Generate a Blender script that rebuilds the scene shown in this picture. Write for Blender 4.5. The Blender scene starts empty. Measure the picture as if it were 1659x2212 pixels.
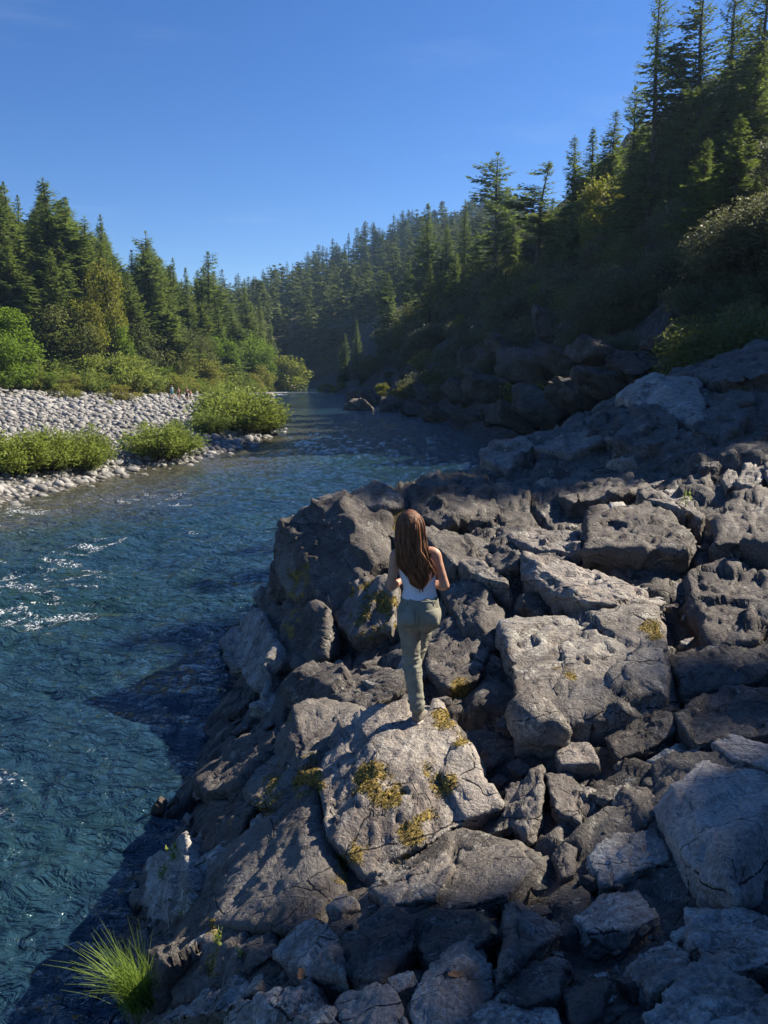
import bpy, bmesh, math, random
import numpy as np
from mathutils import Vector, Matrix

# ------------------------------------------------------------------ camera, sky, sun, exposure
scene = bpy.context.scene
CAM_Z = 5.0
PITCH = math.radians(10.6)
FOC = 1640.0                 # focal length in units of a 1659 x 2212 picture
CXP, CYP = 829.5, 1106.0
cam_data = bpy.data.cameras.new("camera")
cam = bpy.data.objects.new("camera", cam_data)
scene.collection.objects.link(cam)
cam.location = (0, 0, CAM_Z)
cam.rotation_euler = (math.radians(90) - PITCH, 0, 0)
cam_data.sensor_fit = 'VERTICAL'
cam_data.sensor_height = 24.0
cam_data.lens = 24.0 * FOC / 2212.0
cam_data.clip_start = 0.05
cam_data.clip_end = 6000
scene.camera = cam

SUN_AZ, SUN_EL = math.radians(62), math.radians(38)     # azimuth from +Y (view) towards +X
SUN = np.array([math.cos(SUN_EL) * math.sin(SUN_AZ), math.cos(SUN_EL) * math.cos(SUN_AZ), math.sin(SUN_EL)])
world = bpy.data.worlds.new("World")
scene.world = world
world.use_nodes = True
wn = world.node_tree.nodes
wn.clear()
sky = wn.new('ShaderNodeTexSky')
sky.sky_type = 'NISHITA'
sky.sun_disc = False
sky.sun_elevation = SUN_EL
sky.sun_rotation = SUN_AZ
sky.altitude = 1200
sky.air_density = 1.0
sky.dust_density = 0.1
sky.ozone_density = 3.5
wbg = wn.new('ShaderNodeBackground')
wbg.inputs['Strength'].default_value = 0.060
wout = wn.new('ShaderNodeOutputWorld')
whs = wn.new('ShaderNodeHueSaturation')
whs.inputs['Saturation'].default_value = 1.27
whs.inputs['Hue'].default_value = 0.512
world.node_tree.links.new(sky.outputs[0], whs.inputs['Color'])
# faint high streaks of cirrus low in the sky
wtc = wn.new('ShaderNodeTexCoord')
wmp = wn.new('ShaderNodeMapping'); wmp.inputs['Scale'].default_value = (1.6, 1.6, 11.0); wmp.inputs['Rotation'].default_value = (0.12, -0.08, 0.4)
wnz = wn.new('ShaderNodeTexNoise'); wnz.inputs['Scale'].default_value = 2.1; wnz.inputs['Detail'].default_value = 5; wnz.inputs['Roughness'].default_value = 0.6
wrg = wn.new('ShaderNodeMapRange'); wrg.interpolation_type = 'SMOOTHSTEP'
wrg.inputs[1].default_value = 0.55; wrg.inputs[2].default_value = 0.80; wrg.inputs[4].default_value = 0.06
wmx = wn.new('ShaderNodeMix'); wmx.data_type = 'RGBA'; wmx.inputs[7].default_value = (6.5, 7.2, 8.0, 1)
wl = world.node_tree.links
wl.new(wtc.outputs['Generated'], wmp.inputs[0]); wl.new(wmp.outputs[0], wnz.inputs['Vector']); wl.new(wnz.outputs['Fac'], wrg.inputs[0])
wl.new(wrg.outputs[0], wmx.inputs[0]); wl.new(whs.outputs[0], wmx.inputs[6]); wl.new(wmx.outputs[2], wbg.inputs[0])
world.node_tree.links.new(wbg.outputs[0], wout.inputs[0])

sun_data = bpy.data.lights.new("sun", 'SUN')
sun_data.energy = 5.0
sun_data.angle = math.radians(0.5)
sun_data.color = (1.0, 0.90, 0.76)
sun = bpy.data.objects.new("sun", sun_data)
scene.collection.objects.link(sun)
sun.location = (40, 30, 60)
sun.rotation_euler = Vector(tuple(SUN)).to_track_quat('Z', 'Y').to_euler()

scene.view_settings.view_transform = 'Standard'
scene.view_settings.look = 'None'
scene.view_settings.gamma = 1.0
scene.view_settings.use_curve_mapping = False
scene.view_settings.exposure = 1.28
scene.render.engine = 'CYCLES'
scene.cycles.max_bounces = 6
scene.cycles.diffuse_bounces = 4
scene.cycles.glossy_bounces = 2
scene.cycles.transmission_bounces = 3
scene.cycles.volume_bounces = 0
scene.cycles.transparent_max_bounces = 6
scene.cycles.use_denoising = True
scene.cycles.sample_clamp_indirect = 4.0
scene.cycles.caustics_reflective = False
scene.cycles.caustics_refractive = False

COL = scene.collection
rng = np.random.default_rng(11)
random.seed(5)

# ------------------------------------------------------------------ helpers
CP, SP = math.cos(PITCH), math.sin(PITCH)

def P(u, v, Y):
    """world point seen at picture point (u, v), Y metres ahead of the camera"""
    a = (u - CXP) / FOC
    b = (CYP - v) / FOC
    t = Y / (CP + b * SP)
    return np.array([a * t, Y, CAM_Z + t * (-SP + b * CP)])

def proj(p):
    """world points (n,3) -> u, v, depth"""
    p = np.atleast_2d(p).astype(float)
    d = p[:, 1] * CP - (p[:, 2] - CAM_Z) * SP
    up = p[:, 1] * SP + (p[:, 2] - CAM_Z) * CP
    d = np.where(np.abs(d) < 1e-4, 1e-4, d)
    return CXP + FOC * p[:, 0] / d, CYP - FOC * up / d, d

def _h(ix, iy, iz, s):
    h = (ix.astype(np.int64) * 374761393 + iy.astype(np.int64) * 668265263 + iz.astype(np.int64) * 1442695041 + s * 974634721) & 0xFFFFFFFF
    h = ((h ^ (h >> 13)) * 1274126177) & 0xFFFFFFFF
    h = ((h ^ (h >> 16)) * 2246822519) & 0xFFFFFFFF
    h = h ^ (h >> 15)
    return (h & 0xFFFFFF) / float(0xFFFFFF)

def vnoise(p, s=0):
    """smooth value noise in -1..1 of points (n,3)"""
    p = np.asarray(p, float)
    i = np.floor(p).astype(np.int64)
    f = p - i
    w = f * f * f * (f * (f * 6 - 15) + 10)
    out = 0
    for dx in (0, 1):
        for dy in (0, 1):
            for dz in (0, 1):
                k = (w[:, 0] if dx else 1 - w[:, 0]) * (w[:, 1] if dy else 1 - w[:, 1]) * (w[:, 2] if dz else 1 - w[:, 2])
                out = out + k * _h(i[:, 0] + dx, i[:, 1] + dy, i[:, 2] + dz, s)
    return out * 2 - 1

def fbm(p, oct=4, s=0, gain=0.5, lac=2.03):
    a, tot, out = 1.0, 0.0, 0
    for o in range(oct):
        out = out + a * vnoise(np.asarray(p) * lac ** o + 17.3 * o, s + o)
        tot += a
        a *= gain
    return out / tot

def ridge(p, oct=4, s=0, gain=0.5, lac=2.05):
    a, tot, out = 1.0, 0.0, 0
    for o in range(oct):
        out = out + a * (1 - 2 * np.abs(vnoise(np.asarray(p) * lac ** o + 9.1 * o, s + o)))
        tot += a
        a *= gain
    return out / tot

def worley(p, s=0):
    """F1, F2, a random number and the offset vector of the nearest cell, points (n,3)"""
    p = np.asarray(p, float)
    i = np.floor(p).astype(np.int64)
    n = len(p)
    f1 = np.full(n, 9.0); f2 = np.full(n, 9.0); rid = np.zeros(n); off = np.zeros((n, 3))
    for dx in (-1, 0, 1):
        for dy in (-1, 0, 1):
            for dz in (-1, 0, 1):
                c = i + np.array([dx, dy, dz])
                q = np.stack([c[:, k] + _h(c[:, 0], c[:, 1], c[:, 2], s + 31 * k) for k in range(3)], 1)
                d = p - q
                r = np.sqrt((d * d).sum(1))
                m = r < f1
                f2 = np.where(m, f1, np.minimum(f2, r))
                rid = np.where(m, _h(c[:, 0], c[:, 1], c[:, 2], s + 101), rid)
                off = np.where(m[:, None], d, off)
                f1 = np.where(m, r, f1)
    return f1, f2, rid, off

def sstep(a, b, x):
    t = np.clip((np.asarray(x, float) - a) / (b - a), 0, 1)
    return t * t * (3 - 2 * t)

def new_mesh(name, verts, faces, mat=None, smooth=False, attrs=None):
    me = bpy.data.meshes.new(name)
    verts = np.ascontiguousarray(verts, dtype=np.float32)
    if isinstance(faces, np.ndarray):
        nf, k = faces.shape
        me.vertices.add(len(verts))
        me.vertices.foreach_set("co", verts.ravel())
        me.loops.add(nf * k)
        me.loops.foreach_set("vertex_index", np.ascontiguousarray(faces, dtype=np.int32).ravel())
        me.polygons.add(nf)
        me.polygons.foreach_set("loop_start", np.arange(0, nf * k, k, dtype=np.int32))
        me.update(calc_edges=True)
        me.validate()
    else:
        me.from_pydata([tuple(v) for v in verts], [], faces)
        me.update()
    if smooth:
        me.polygons.foreach_set("use_smooth", np.ones(len(me.polygons), bool))
    for k, a in (attrs or {}).items():
        at = me.attributes.new(k, 'FLOAT', 'POINT')
        at.data.foreach_set("value", np.ascontiguousarray(a, dtype=np.float32))
    if mat is not None:
        me.materials.append(mat)
    return me

def link(name, data, parent=None, loc=None):
    o = bpy.data.objects.new(name, data)
    COL.objects.link(o)
    if parent is not None:
        o.parent = parent
    if loc is not None:
        o.location = loc
    return o

def tag(o, label=None, cat=None, group=None, kind=None):
    if label: o['label'] = label
    if cat: o['category'] = cat
    if group: o['group'] = group
    if kind: o['kind'] = kind
    return o

def grid_faces(nr, nc, wrap=False):
    r = np.arange(nr - 1)[:, None]
    c = np.arange(nc if wrap else nc - 1)[None, :]
    a = r * nc + c
    b = r * nc + (c + 1) % nc
    return np.stack([a, b, b + nc, a + nc], -1).reshape(-1, 4)

ONES = ["", "first", "second", "third", "fourth", "fifth", "sixth", "seventh", "eighth", "ninth", "tenth", "eleventh", "twelfth", "thirteenth",
        "fourteenth", "fifteenth", "sixteenth", "seventeenth", "eighteenth", "nineteenth"]
TENS = ["", "", "twenty", "thirty", "forty", "fifty", "sixty", "seventy", "eighty", "ninety"]
TENTH = ["", "", "twentieth", "thirtieth", "fortieth", "fiftieth", "sixtieth", "seventieth", "eightieth", "ninetieth"]
def ordinal(n):
    if n >= 200: return "two-hundred-and-" + ordinal(n - 200) if n > 200 else "two-hundredth"
    if n >= 100: return "hundred-and-" + ordinal(n - 100) if n > 100 else "hundredth"
    if n < 20: return ONES[n]
    return TENTH[n // 10] if n % 10 == 0 else TENS[n // 10] + "-" + ONES[n % 10]

# ------------------------------------------------------------------ materials
class NT:
    """small wrapper for building node trees"""
    def __init__(self, name):
        self.m = bpy.data.materials.new(name)
        self.m.use_nodes = True
        self.n = self.m.node_tree.nodes
        self.l = self.m.node_tree.links
        self.n.clear()
        self.out = self.n.new('ShaderNodeOutputMaterial')
    def node(self, t, **kw):
        nd = self.n.new(t)
        for k, v in kw.items():
            if k.startswith('i_'):
                key = k[2:]
                nd.inputs[int(key) if key.isdigit() else key.replace('_', ' ')].default_value = v
            else:
                setattr(nd, k, v)
        return nd
    def link(self, a, b):
        self.l.new(a, b)
    def coord(self, which='Object'):
        return self.node('ShaderNodeTexCoord').outputs[which]
    def pos(self):
        return self.node('ShaderNodeNewGeometry').outputs['Position']
    def mapping(self, vec, scale=(1, 1, 1), rot=(0, 0, 0)):
        m = self.node('ShaderNodeMapping')
        m.inputs['Scale'].default_value = scale
        m.inputs['Rotation'].default_value = rot
        self.link(vec, m.inputs['Vector'])
        return m.outputs[0]
    def noise(self, vec, scale, detail=4, rough=0.55, dist=0.0):
        n = self.node('ShaderNodeTexNoise')
        n.inputs['Scale'].default_value = scale
        n.inputs['Detail'].default_value = detail
        n.inputs['Roughness'].default_value = rough
        n.inputs['Distortion'].default_value = dist
        self.link(vec, n.inputs['Vector'])
        return n.outputs['Fac']
    def voro(self, vec, scale, feature='F1', rnd=1.0):
        n = self.node('ShaderNodeTexVoronoi')
        n.feature = feature
        n.inputs['Scale'].default_value = scale
        n.inputs['Randomness'].default_value = rnd
        self.link(vec, n.inputs['Vector'])
        return n.outputs['Distance']
    def ramp(self, fac, lo, hi, a=0.0, b=1.0, smooth=True):
        n = self.node('ShaderNodeMapRange')
        n.interpolation_type = 'SMOOTHSTEP' if smooth else 'LINEAR'
        n.inputs[1].default_value = lo; n.inputs[2].default_value = hi
        n.inputs[3].default_value = a; n.inputs[4].default_value = b
        self.link(fac, n.inputs[0])
        return n.outputs[0]
    def math(self, op, a, b=None):
        n = self.node('ShaderNodeMath', operation=op)
        for i, x in enumerate((a, b)):
            if x is None: continue
            if isinstance(x, (int, float)): n.inputs[i].default_value = x
            else: self.link(x, n.inputs[i])
        return n.outputs[0]
    def mix(self, fac, a, b, mode='MIX'):
        n = self.node('ShaderNodeMix', data_type='RGBA', blend_type=mode)
        n.clamp_factor = True
        for sock, x in ((n.inputs[0], fac), (n.inputs[6], a), (n.inputs[7], b)):
            if isinstance(x, (int, float)): sock.default_value = x
            elif isinstance(x, tuple): sock.default_value = (*x, 1.0) if len(x) == 3 else x
            else: self.link(x, sock)
        return n.outputs[2]
    def attr(self, name):
        return self.node('ShaderNodeAttribute', attribute_name=name).outputs['Fac']
    def bump(self, height, strength, dist, normal=None):
        n = self.node('ShaderNodeBump')
        n.inputs['Strength'].default_value = strength
        n.inputs['Distance'].default_value = dist
        self.link(height, n.inputs['Height'])
        if normal is not None: self.link(normal, n.inputs['Normal'])
        return n.outputs[0]
    def bsdf(self, col, rough=0.8, normal=None, spec=0.3):
        b = self.node('ShaderNodeBsdfPrincipled')
        if isinstance(col, tuple): b.inputs['Base Color'].default_value = (*col, 1.0)
        else: self.link(col, b.inputs['Base Color'])
        if isinstance(rough, (int, float)): b.inputs['Roughness'].default_value = rough
        else: self.link(rough, b.inputs['Roughness'])
        b.inputs['Specular IOR Level'].default_value = spec
        if normal is not None: self.link(normal, b.inputs['Normal'])
        self.surf = b
        self.link(b.outputs[0], self.out.inputs['Surface'])
        return b

def rock_material(name, tone=1.0, lichen=0.5, warm=0.0, white=0.0, scale=1.0):
    t = NT(name)
    p = t.pos()
    rndo = t.node('ShaderNodeObjectInfo').outputs['Random']
    wv = t.node('ShaderNodeTexNoise')
    wv.inputs['Scale'].default_value = 1.7 * scale; wv.inputs['Detail'].default_value = 4; wv.inputs['Roughness'].default_value = 0.65
    t.link(p, wv.inputs['Vector'])
    big = wv.outputs['Fac']
    off = t.node('ShaderNodeVectorMath', operation='MULTIPLY_ADD')
    t.link(wv.outputs['Color'], off.inputs[0]); off.inputs[1].default_value = (0.9 / scale,) * 3; t.link(p, off.inputs[2])
    pw = off.outputs[0]                      # warped position
    mid = t.noise(pw, 5.5 * scale, 5, 0.68)
    fine = t.noise(p, 42 * scale, 4, 0.72)
    strat = t.noise(t.mapping(pw, (1.0, 1.0, 7.0), (0.5, 0.35, 0.2)), 2.0 * scale, 4, 0.62)
    k = tone
    c = t.mix(t.ramp(big, 0.36, 0.62), (0.080 * k, 0.067 * k, 0.056 * k), (0.160 * k, 0.144 * k, 0.124 * k))
    c = t.mix(t.ramp(mid, 0.48, 0.74), c, (0.185 * k + 0.05 * warm, 0.168 * k + 0.03 * warm, 0.148 * k))
    c = t.mix(t.ramp(strat, 0.52, 0.70, 0, 0.5), c, (0.21 * k, 0.198 * k, 0.178 * k))
    # pale crustose lichen: ragged blotches broken by the grain
    lm = t.ramp(t.noise(pw, 3.1 * scale, 6, 0.8), 0.60 - 0.10 * lichen, 0.70 - 0.09 * lichen)
    lm = t.math('MULTIPLY', lm, t.ramp(fine, 0.40, 0.58))
    c = t.mix(t.math('MULTIPLY', lm, 0.8), c, (0.35, 0.345, 0.295))
    if white > 0:
        wm = t.ramp(t.noise(t.mapping(pw, (1, 1, 0.45)), 2.6 * scale, 7, 0.82), 0.58 - 0.16 * white, 0.68 - 0.12 * white)
        wm = t.math('MULTIPLY', wm, t.ramp(mid, 0.30, 0.5))
        c = t.mix(t.math('MULTIPLY', wm, 0.9), c, (0.44, 0.43, 0.385))
    dk = t.noise(p, 8 * scale, 5, 0.78)
    c = t.mix(t.ramp(dk, 0.58, 0.70, 0, 0.85), c, (0.020, 0.017, 0.015))
    c = t.mix(t.ramp(rndo, 0, 1, 0.0, 0.25, False), c, (0.085 + 0.03 * warm, 0.074, 0.066), 'MIX')
    # moss where it grows (mesh attribute)
    ms = t.attr('moss')
    mcol = t.mix(t.ramp(fine, 0.38, 0.62), (0.075, 0.050, 0.014), (0.30, 0.215, 0.05))
    edge = t.ramp(t.math('ADD', ms, t.math('MULTIPLY', t.math('SUBTRACT', dk, 0.5), 1.3)), 0.42, 0.62)
    c = t.mix(edge, c, mcol)
    wet = t.attr('wet')
    c = t.mix(t.math('MULTIPLY', wet, 0.72), c, (0.012, 0.012, 0.011))
    # joints: nearly straight cracks in two directions, broken up
    slw = t.node('ShaderNodeVectorMath', operation='MULTIPLY_ADD')
    t.link(wv.outputs['Color'], slw.inputs[0]); slw.inputs[1].default_value = (0.16 / scale,) * 3; t.link(p, slw.inputs[2])
    ps = slw.outputs[0]
    cr1 = t.ramp(t.voro(t.mapping(ps, (0.55, 1.5, 0.8), (0.4, 0.2, 0.6)), 1.3 * scale, 'DISTANCE_TO_EDGE'), 0.0, 0.008)
    cr1 = t.math('MAXIMUM', cr1, t.ramp(mid, 0.52, 0.58))
    cr2 = t.ramp(t.voro(t.mapping(ps, (1.7, 0.6, 0.9), (0.2, 0.5, 0.9)), 3.4 * scale, 'DISTANCE_TO_EDGE'), 0.0, 0.015)
    cr2 = t.math('MAXIMUM', cr2, t.ramp(big, 0.38, 0.46))
    crk = t.math('MULTIPLY', cr1, cr2)
    c = t.mix(t.math('SUBTRACT', 1.0, crk), c, (0.014, 0.012, 0.011))
    # grain: light and dark specks
    gr = t.ramp(fine, 0.28, 0.72, 0.50, 1.55, False)
    cm = t.node('ShaderNodeCombineColor')
    for i_ in range(3): t.link(gr, cm.inputs[i_])
    c = t.mix(t.math('SUBTRACT', 1.0, t.math('MULTIPLY', edge, 0.7)), c, cm.outputs[0], 'MULTIPLY')
    hgt = t.math('ADD', t.math('MULTIPLY', mid, 0.6), t.math('MULTIPLY', fine, 0.40))
    hgt = t.math('ADD', hgt, t.math('MULTIPLY', strat, 0.8))
    hgt = t.math('ADD', hgt, t.math('MULTIPLY', crk, 0.35))
    nrm = t.bump(hgt, 0.75, 0.06 / scale)
    t.bsdf(c, t.ramp(wet, 0, 1, 0.72, 0.25), nrm, 0.28)
    return t.m

def leaf_material(name, dark, bright, trans=0.35, var=0.25, hue=None):
    t = NT(name)
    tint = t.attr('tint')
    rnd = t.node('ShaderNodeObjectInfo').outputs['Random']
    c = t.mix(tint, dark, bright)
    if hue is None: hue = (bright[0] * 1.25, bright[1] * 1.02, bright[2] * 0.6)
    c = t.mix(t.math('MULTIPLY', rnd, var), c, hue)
    d = t.node('ShaderNodeBsdfPrincipled')
    d.inputs['Roughness'].default_value = 0.55
    d.inputs['Specular IOR Level'].default_value = 0.10
    t.link(c, d.inputs['Base Color'])
    tr = t.node('ShaderNodeBsdfTranslucent')
    t.link(t.mix(0.35, c, (bright[0] * 1.5, bright[1] * 1.5, bright[2] * 0.7)), tr.inputs['Color'])
    mx = t.node('ShaderNodeMixShader')
    mx.inputs[0].default_value = trans
    t.link(d.outputs[0], mx.inputs[1]); t.link(tr.outputs[0], mx.inputs[2])
    t.link(mx.outputs[0], t.out.inputs['Surface'])
    return t.m

def plain(name, col, rough=0.7, nscale=0, amt=0.3, bump=0.0, spec=0.3):
    t = NT(name)
    p = t.coord('Object')
    if nscale:
        n = t.noise(p, nscale, 5, 0.6)
        c = t.mix(t.ramp(n, 0.3, 0.7), tuple(x * (1 - amt) for x in col), tuple(min(1, x * (1 + amt)) for x in col))
        t.bsdf(c, rough, t.bump(n, bump, 0.02) if bump else None, spec)
    else:
        t.bsdf(col, rough, None, spec)
    return t.m

M = {}
M['rock'] = rock_material('dark fractured rock', 0.66, 0.55, 0.35)
M['rock_pale'] = rock_material('pale lichened rock', 1.8, 0.9, 1.0, 0.2)
M['rock_mid'] = rock_material('mid grey rock', 1.25, 0.75, 0.5, 0.2)
M['rock_grey'] = rock_material('speckled grey boulder', 2.7, 1.0, 0.4, 0.3)
M['rock_white'] = rock_material('white streaked rock', 1.6, 0.8, 0.1, 0.8)
M['rock_brown'] = rock_material('brown smooth rock', 1.05, 0.15, 0.25)
M['rock_far'] = rock_material('far bank rock', 0.45, 0.3, 0.1, 0.0, 0.35)
M['bark'] = plain('bark', (0.075, 0.058, 0.045), 0.9, 3.0, 0.5, 0.6)
M['bark_pale'] = plain('pale bark', (0.20, 0.17, 0.14), 0.9, 3.0, 0.4, 0.5)
M['fir'] = leaf_material('fir needles', (0.038, 0.064, 0.020), (0.165, 0.225, 0.058), 0.36, 0.25)
M['fir_far'] = leaf_material('far fir needles', (0.026, 0.046, 0.022), (0.110, 0.145, 0.055), 0.25, 0.4)
M['maple'] = leaf_material('maple leaves', (0.055, 0.105, 0.020), (0.175, 0.27, 0.040), 0.42, 0.3)
M['yellow'] = leaf_material('yellowing leaves', (0.085, 0.105, 0.022), (0.235, 0.245, 0.045), 0.42, 0.3)
M['oak'] = leaf_material('live oak leaves', (0.055, 0.074, 0.030), (0.165, 0.195, 0.070), 0.3, 0.35)
M['willow'] = leaf_material('willow leaves', (0.085, 0.120, 0.030), (0.245, 0.31, 0.085), 0.40, 0.25)
M['shrub'] = leaf_material('bank shrub leaves', (0.06, 0.095, 0.022), (0.22, 0.27, 0.055), 0.40, 0.8, (0.27, 0.22, 0.06))
M['shrub_dark'] = leaf_material('hillside shrub leaves', (0.075, 0.085, 0.056), (0.170, 0.190, 0.105), 0.3, 0.25, (0.13, 0.10, 0.06))
M['grass'] = leaf_material('grass blades', (0.06, 0.12, 0.020), (0.22, 0.31, 0.06), 0.35, 0.2)
M['moss'] = leaf_material('dry yellow moss', (0.09, 0.068, 0.018), (0.34, 0.27, 0.075), 0.2, 0.1)
# ------------------------------------------------------------------ the lie of the land
def pline(*pts): return np.array(pts, float)
SHORE_R = pline((-3.4, -40), (-2.1, 3), (-2.6, 6), (-2.4, 8.5), (-2.0, 10.5), (-2.8, 13), (-2.0, 15.2), (0, 17.5), (2.4, 20.5), (5, 26), (7, 35), (7.6, 45), (7.2, 66), (4.7, 80),
                (2, 95), (0, 110), (-3, 130), (-7, 150), (-10, 165), (-14, 200), (-22, 225), (-40, 240), (-70, 255), (-110, 270), (-200, 290), (-420, 330))
SHORE_L = pline((-60, -60), (-45, -30), (-26, 5), (-17.8, 20), (-14.4, 28), (-12.4, 38), (-10.4, 42.5), (-9.4, 50), (-9.0, 61), (-11, 75), (-18, 100), (-24, 130), (-26.5, 155),
                (-28, 190), (-29.5, 205), (-32, 215), (-45, 222), (-70, 232), (-110, 245), (-200, 265), (-420, 300))
FOOT_R = pline((60, -60), (45, -30), (34, 5), (27, 15), (20, 25), (15, 34), (11.8, 44), (10, 55), (9.4, 66), (7, 80), (4.4, 95), (2.4, 110), (-0.6, 130), (-4, 150), (-7, 165),
               (-10, 200), (-17, 228), (-36, 245), (-66, 260), (-106, 276), (-196, 297), (-420, 340))
BACK_L = pline((-220, 40), (-130, 80), (-80, 92), (-50, 100), (-40, 112), (-34, 125), (-31, 150), (-31, 190), (-32.5, 205), (-36, 213), (-48, 220), (-72, 231), (-110, 243), (-200, 262), (-420, 297))

def sdist(p, line):
    """signed distance of (n,2) points to a polyline that runs away from the viewer: positive on its right side"""
    best = np.full(len(p), 1e9); sg = np.zeros(len(p))
    for a, b in zip(line[:-1], line[1:]):
        d = b - a
        t = np.clip(((p - a) @ d) / (d @ d), 0, 1)
        q = a + t[:, None] * d
        e = p - q
        r = np.hypot(e[:, 0], e[:, 1])
        cr = d[1] * e[:, 0] - d[0] * e[:, 1]
        m = r < best - 1e-9
        best = np.where(m, r, best); sg = np.where(m, np.sign(cr), sg)
    return best * np.where(sg == 0, 1, sg)

RIDGE_X = [-420, -260, -140, -80, -30, 20, 60, 120, 300]
RIDGE_Z = [10, 14, 26, 40, 58, 76, 80, 84, 84]

def far_hill(x, y, d):
    top = np.interp(x, RIDGE_X, RIDGE_Z)
    k = np.clip(d / 205.0, 0, 1)
    return np.maximum(top * (0.20 * sstep(0, 0.07, k) + 0.80 * k ** 1.1) - np.clip(d - 215, 0, 400) * 0.35, 1.0)

def land_z(x, y):
    """height of hills and banks (not the near rock bank)"""
    x = np.asarray(x, float).ravel(); y = np.asarray(y, float).ravel()
    p = np.stack([x, y], 1)
    p3 = np.stack([x, y, np.zeros_like(x)], 1)
    dr = sdist(p, SHORE_R); df = sdist(p, FOOT_R); dl = -sdist(p, SHORE_L); db = -sdist(p, BACK_L)
    nz = fbm(p3 / 14.0, 4, 3); nz2 = fbm(p3 / 3.5, 4, 8)
    # right side
    bench = np.clip(dr, -6, 8) * 0.30 + np.where(dr > 0, 0.4 + 0.5 * nz2, 0)
    hill = np.where(df > 0, np.minimum(np.minimum(0.80 * df, 30 + 0.42 * df), 72) * (1 + 0.10 * nz) + 2.4 * nz2 * sstep(0, 5, df), 0)
    w = 1 - sstep(165, 225, y - 0.2 * x)
    zr = bench + hill * w + np.where(df > 0, far_hill(x, y, df) + 4 * nz * sstep(0, 20, df), 0) * (1 - w)
    # left side
    bar = np.where(dl > 0, 0.42 * (1 - np.exp(-np.maximum(dl, 0))) + 0.072 * np.minimum(dl, 42) + 0.10 * nz2, dl * 0.22)
    bar = np.maximum(bar, -2.5)
    lh = np.where(db > 0, np.minimum(0.42 * db, 10 + 0.12 * db) + 1.2 * nz * sstep(0, 6, db), 0)
    zl = bar + lh
    return np.maximum(np.where(dr > -6, zr, -2.5), np.where(dl > -9, zl, -2.5))

# heights of the near rock bank, read at points of the picture
BANK = [(615,1150,12.5),(690,1090,12.6),(770,1060,12.9),(880,1035,13.6),(960,1015,15),(1050,970,19),(1160,930,23),(1300,870,28),(1450,820,32),(1600,770,35),
 (700,1250,11.3),(630,1300,11.6),(560,1420,12.0),(750,1400,9.6),(850,1400,8.4),(1000,1250,9.6),(950,1350,8.2),(1000,1450,7.2),(700,1500,8.2),(800,1520,6.9),(600,1560,8.6),
 (905,1553,5.45),(730,1650,5.3),(1000,1640,5.2),(1060,1730,4.9),(860,1880,4.6),(720,1750,5.0),(600,1750,5.4),(650,1950,4.3),(440,1950,4.8),(430,1800,5.9),(500,2050,4.0),(560,1650,6.6),
 (330,2060,4.4),(280,2150,4.0),(450,2200,3.2),(700,2100,3.1),(850,1950,3.7),(950,1850,4.2),(800,2212,2.5),(1000,2150,2.7),(1200,2212,2.4),(1500,2212,2.3),
 (1000,1950,3.6),(1100,1800,4.3),(1200,1700,4.8),(1250,1500,6.0),(1430,1500,5.8),(1430,1350,7.5),(1130,1210,9.0),(1420,1320,7.6),(1390,1150,10.5),(1300,1000,16),(1500,1000,14),
 (1659,1000,13),(1659,1150,9.5),(1600,1300,7.5),(1600,1500,5.5),(1600,1750,4.0),(1659,2000,3.0),(1300,1900,3.8),(1250,2050,3.1),(900,1160,12),(1100,1120,12.5),(1200,1060,15),(1040,1050,15.5),
 (1000,1550,5.9),(1100,1620,5.3)]
_bp = np.array([P(*b) for b in BANK])
_extra = np.array([(0,0,3.3),(-1.3,1,2.3),(3,0,3.35),(-1.75,3,-0.8),(-1.42,3.0,0.3),(-1.2,2,1.2),(-1.8,4.0,-.6),(-1.5,4.0,.5),(-2.2,5,-.6),(-1.9,5,.2),(-2.45,7.1,0.0),(-3.0,6,-.8),(-2.9,7.1,-.8),(6,4,3.5),(11,8,4.3),(12,20,5.0),(16,30,6.5),(20,12,6),(9,14,3.9),(-3.9,9,-1.0),(-3.6,11,-1.0),(-4.3,13,-1.0),
                   (-3.4,15.6,-1.0),(-1.5,18.4,-1.0),(0.8,21,-0.8),(3.4,26,-0.6),(5.6,35,-0.6),(9,35,2.0),(-4.5,0,-1),(-2.9,8.5,-0.3),(-2.2,6.2,0.25),(-2.6,12.6,0.2),(0,-4,3.3),(8,-4,3.6),(-5,-4,-1)], float)
_bp = np.vstack([_bp, _extra])
def _rbf():
    X = _bp[:, :2]
    n = len(X)
    A = np.hypot(X[:, None, 0] - X[None, :, 0], X[:, None, 1] - X[None, :, 1]) + np.eye(n) * -0.12
    Q = np.hstack([np.ones((n, 1)), X])
    K = np.block([[A, Q], [Q.T, np.zeros((3, 3))]])
    return np.linalg.lstsq(K, np.concatenate([_bp[:, 2], np.zeros(3)]), rcond=None)[0]
_W = _rbf()
def bank_z(x, y):
    x = np.asarray(x, float).ravel(); y = np.asarray(y, float).ravel()
    out = np.empty(len(x))
    for s in range(0, len(x), 20000):
        xs, ys = x[s:s + 20000], y[s:s + 20000]
        R = np.hypot(xs[:, None] - _bp[None, :, 0], ys[:, None] - _bp[None, :, 1])
        out[s:s + 20000] = R @ _W[:len(_bp)] + _W[-3] + _W[-2] * xs + _W[-1] * ys
    return out

def bank_hit(u, v):
    """where the sight line through (u, v) meets the rock bank"""
    Ys = np.concatenate([np.arange(1.6, 12, 0.05), np.arange(12, 45, 0.12)])
    pts = np.array([P(u, v, Y) for Y in Ys])
    below = pts[:, 2] < bank_z(pts[:, 0], pts[:, 1])
    k = int(np.argmax(below)) if below.any() else len(Ys) - 1
    return pts[k]

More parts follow.
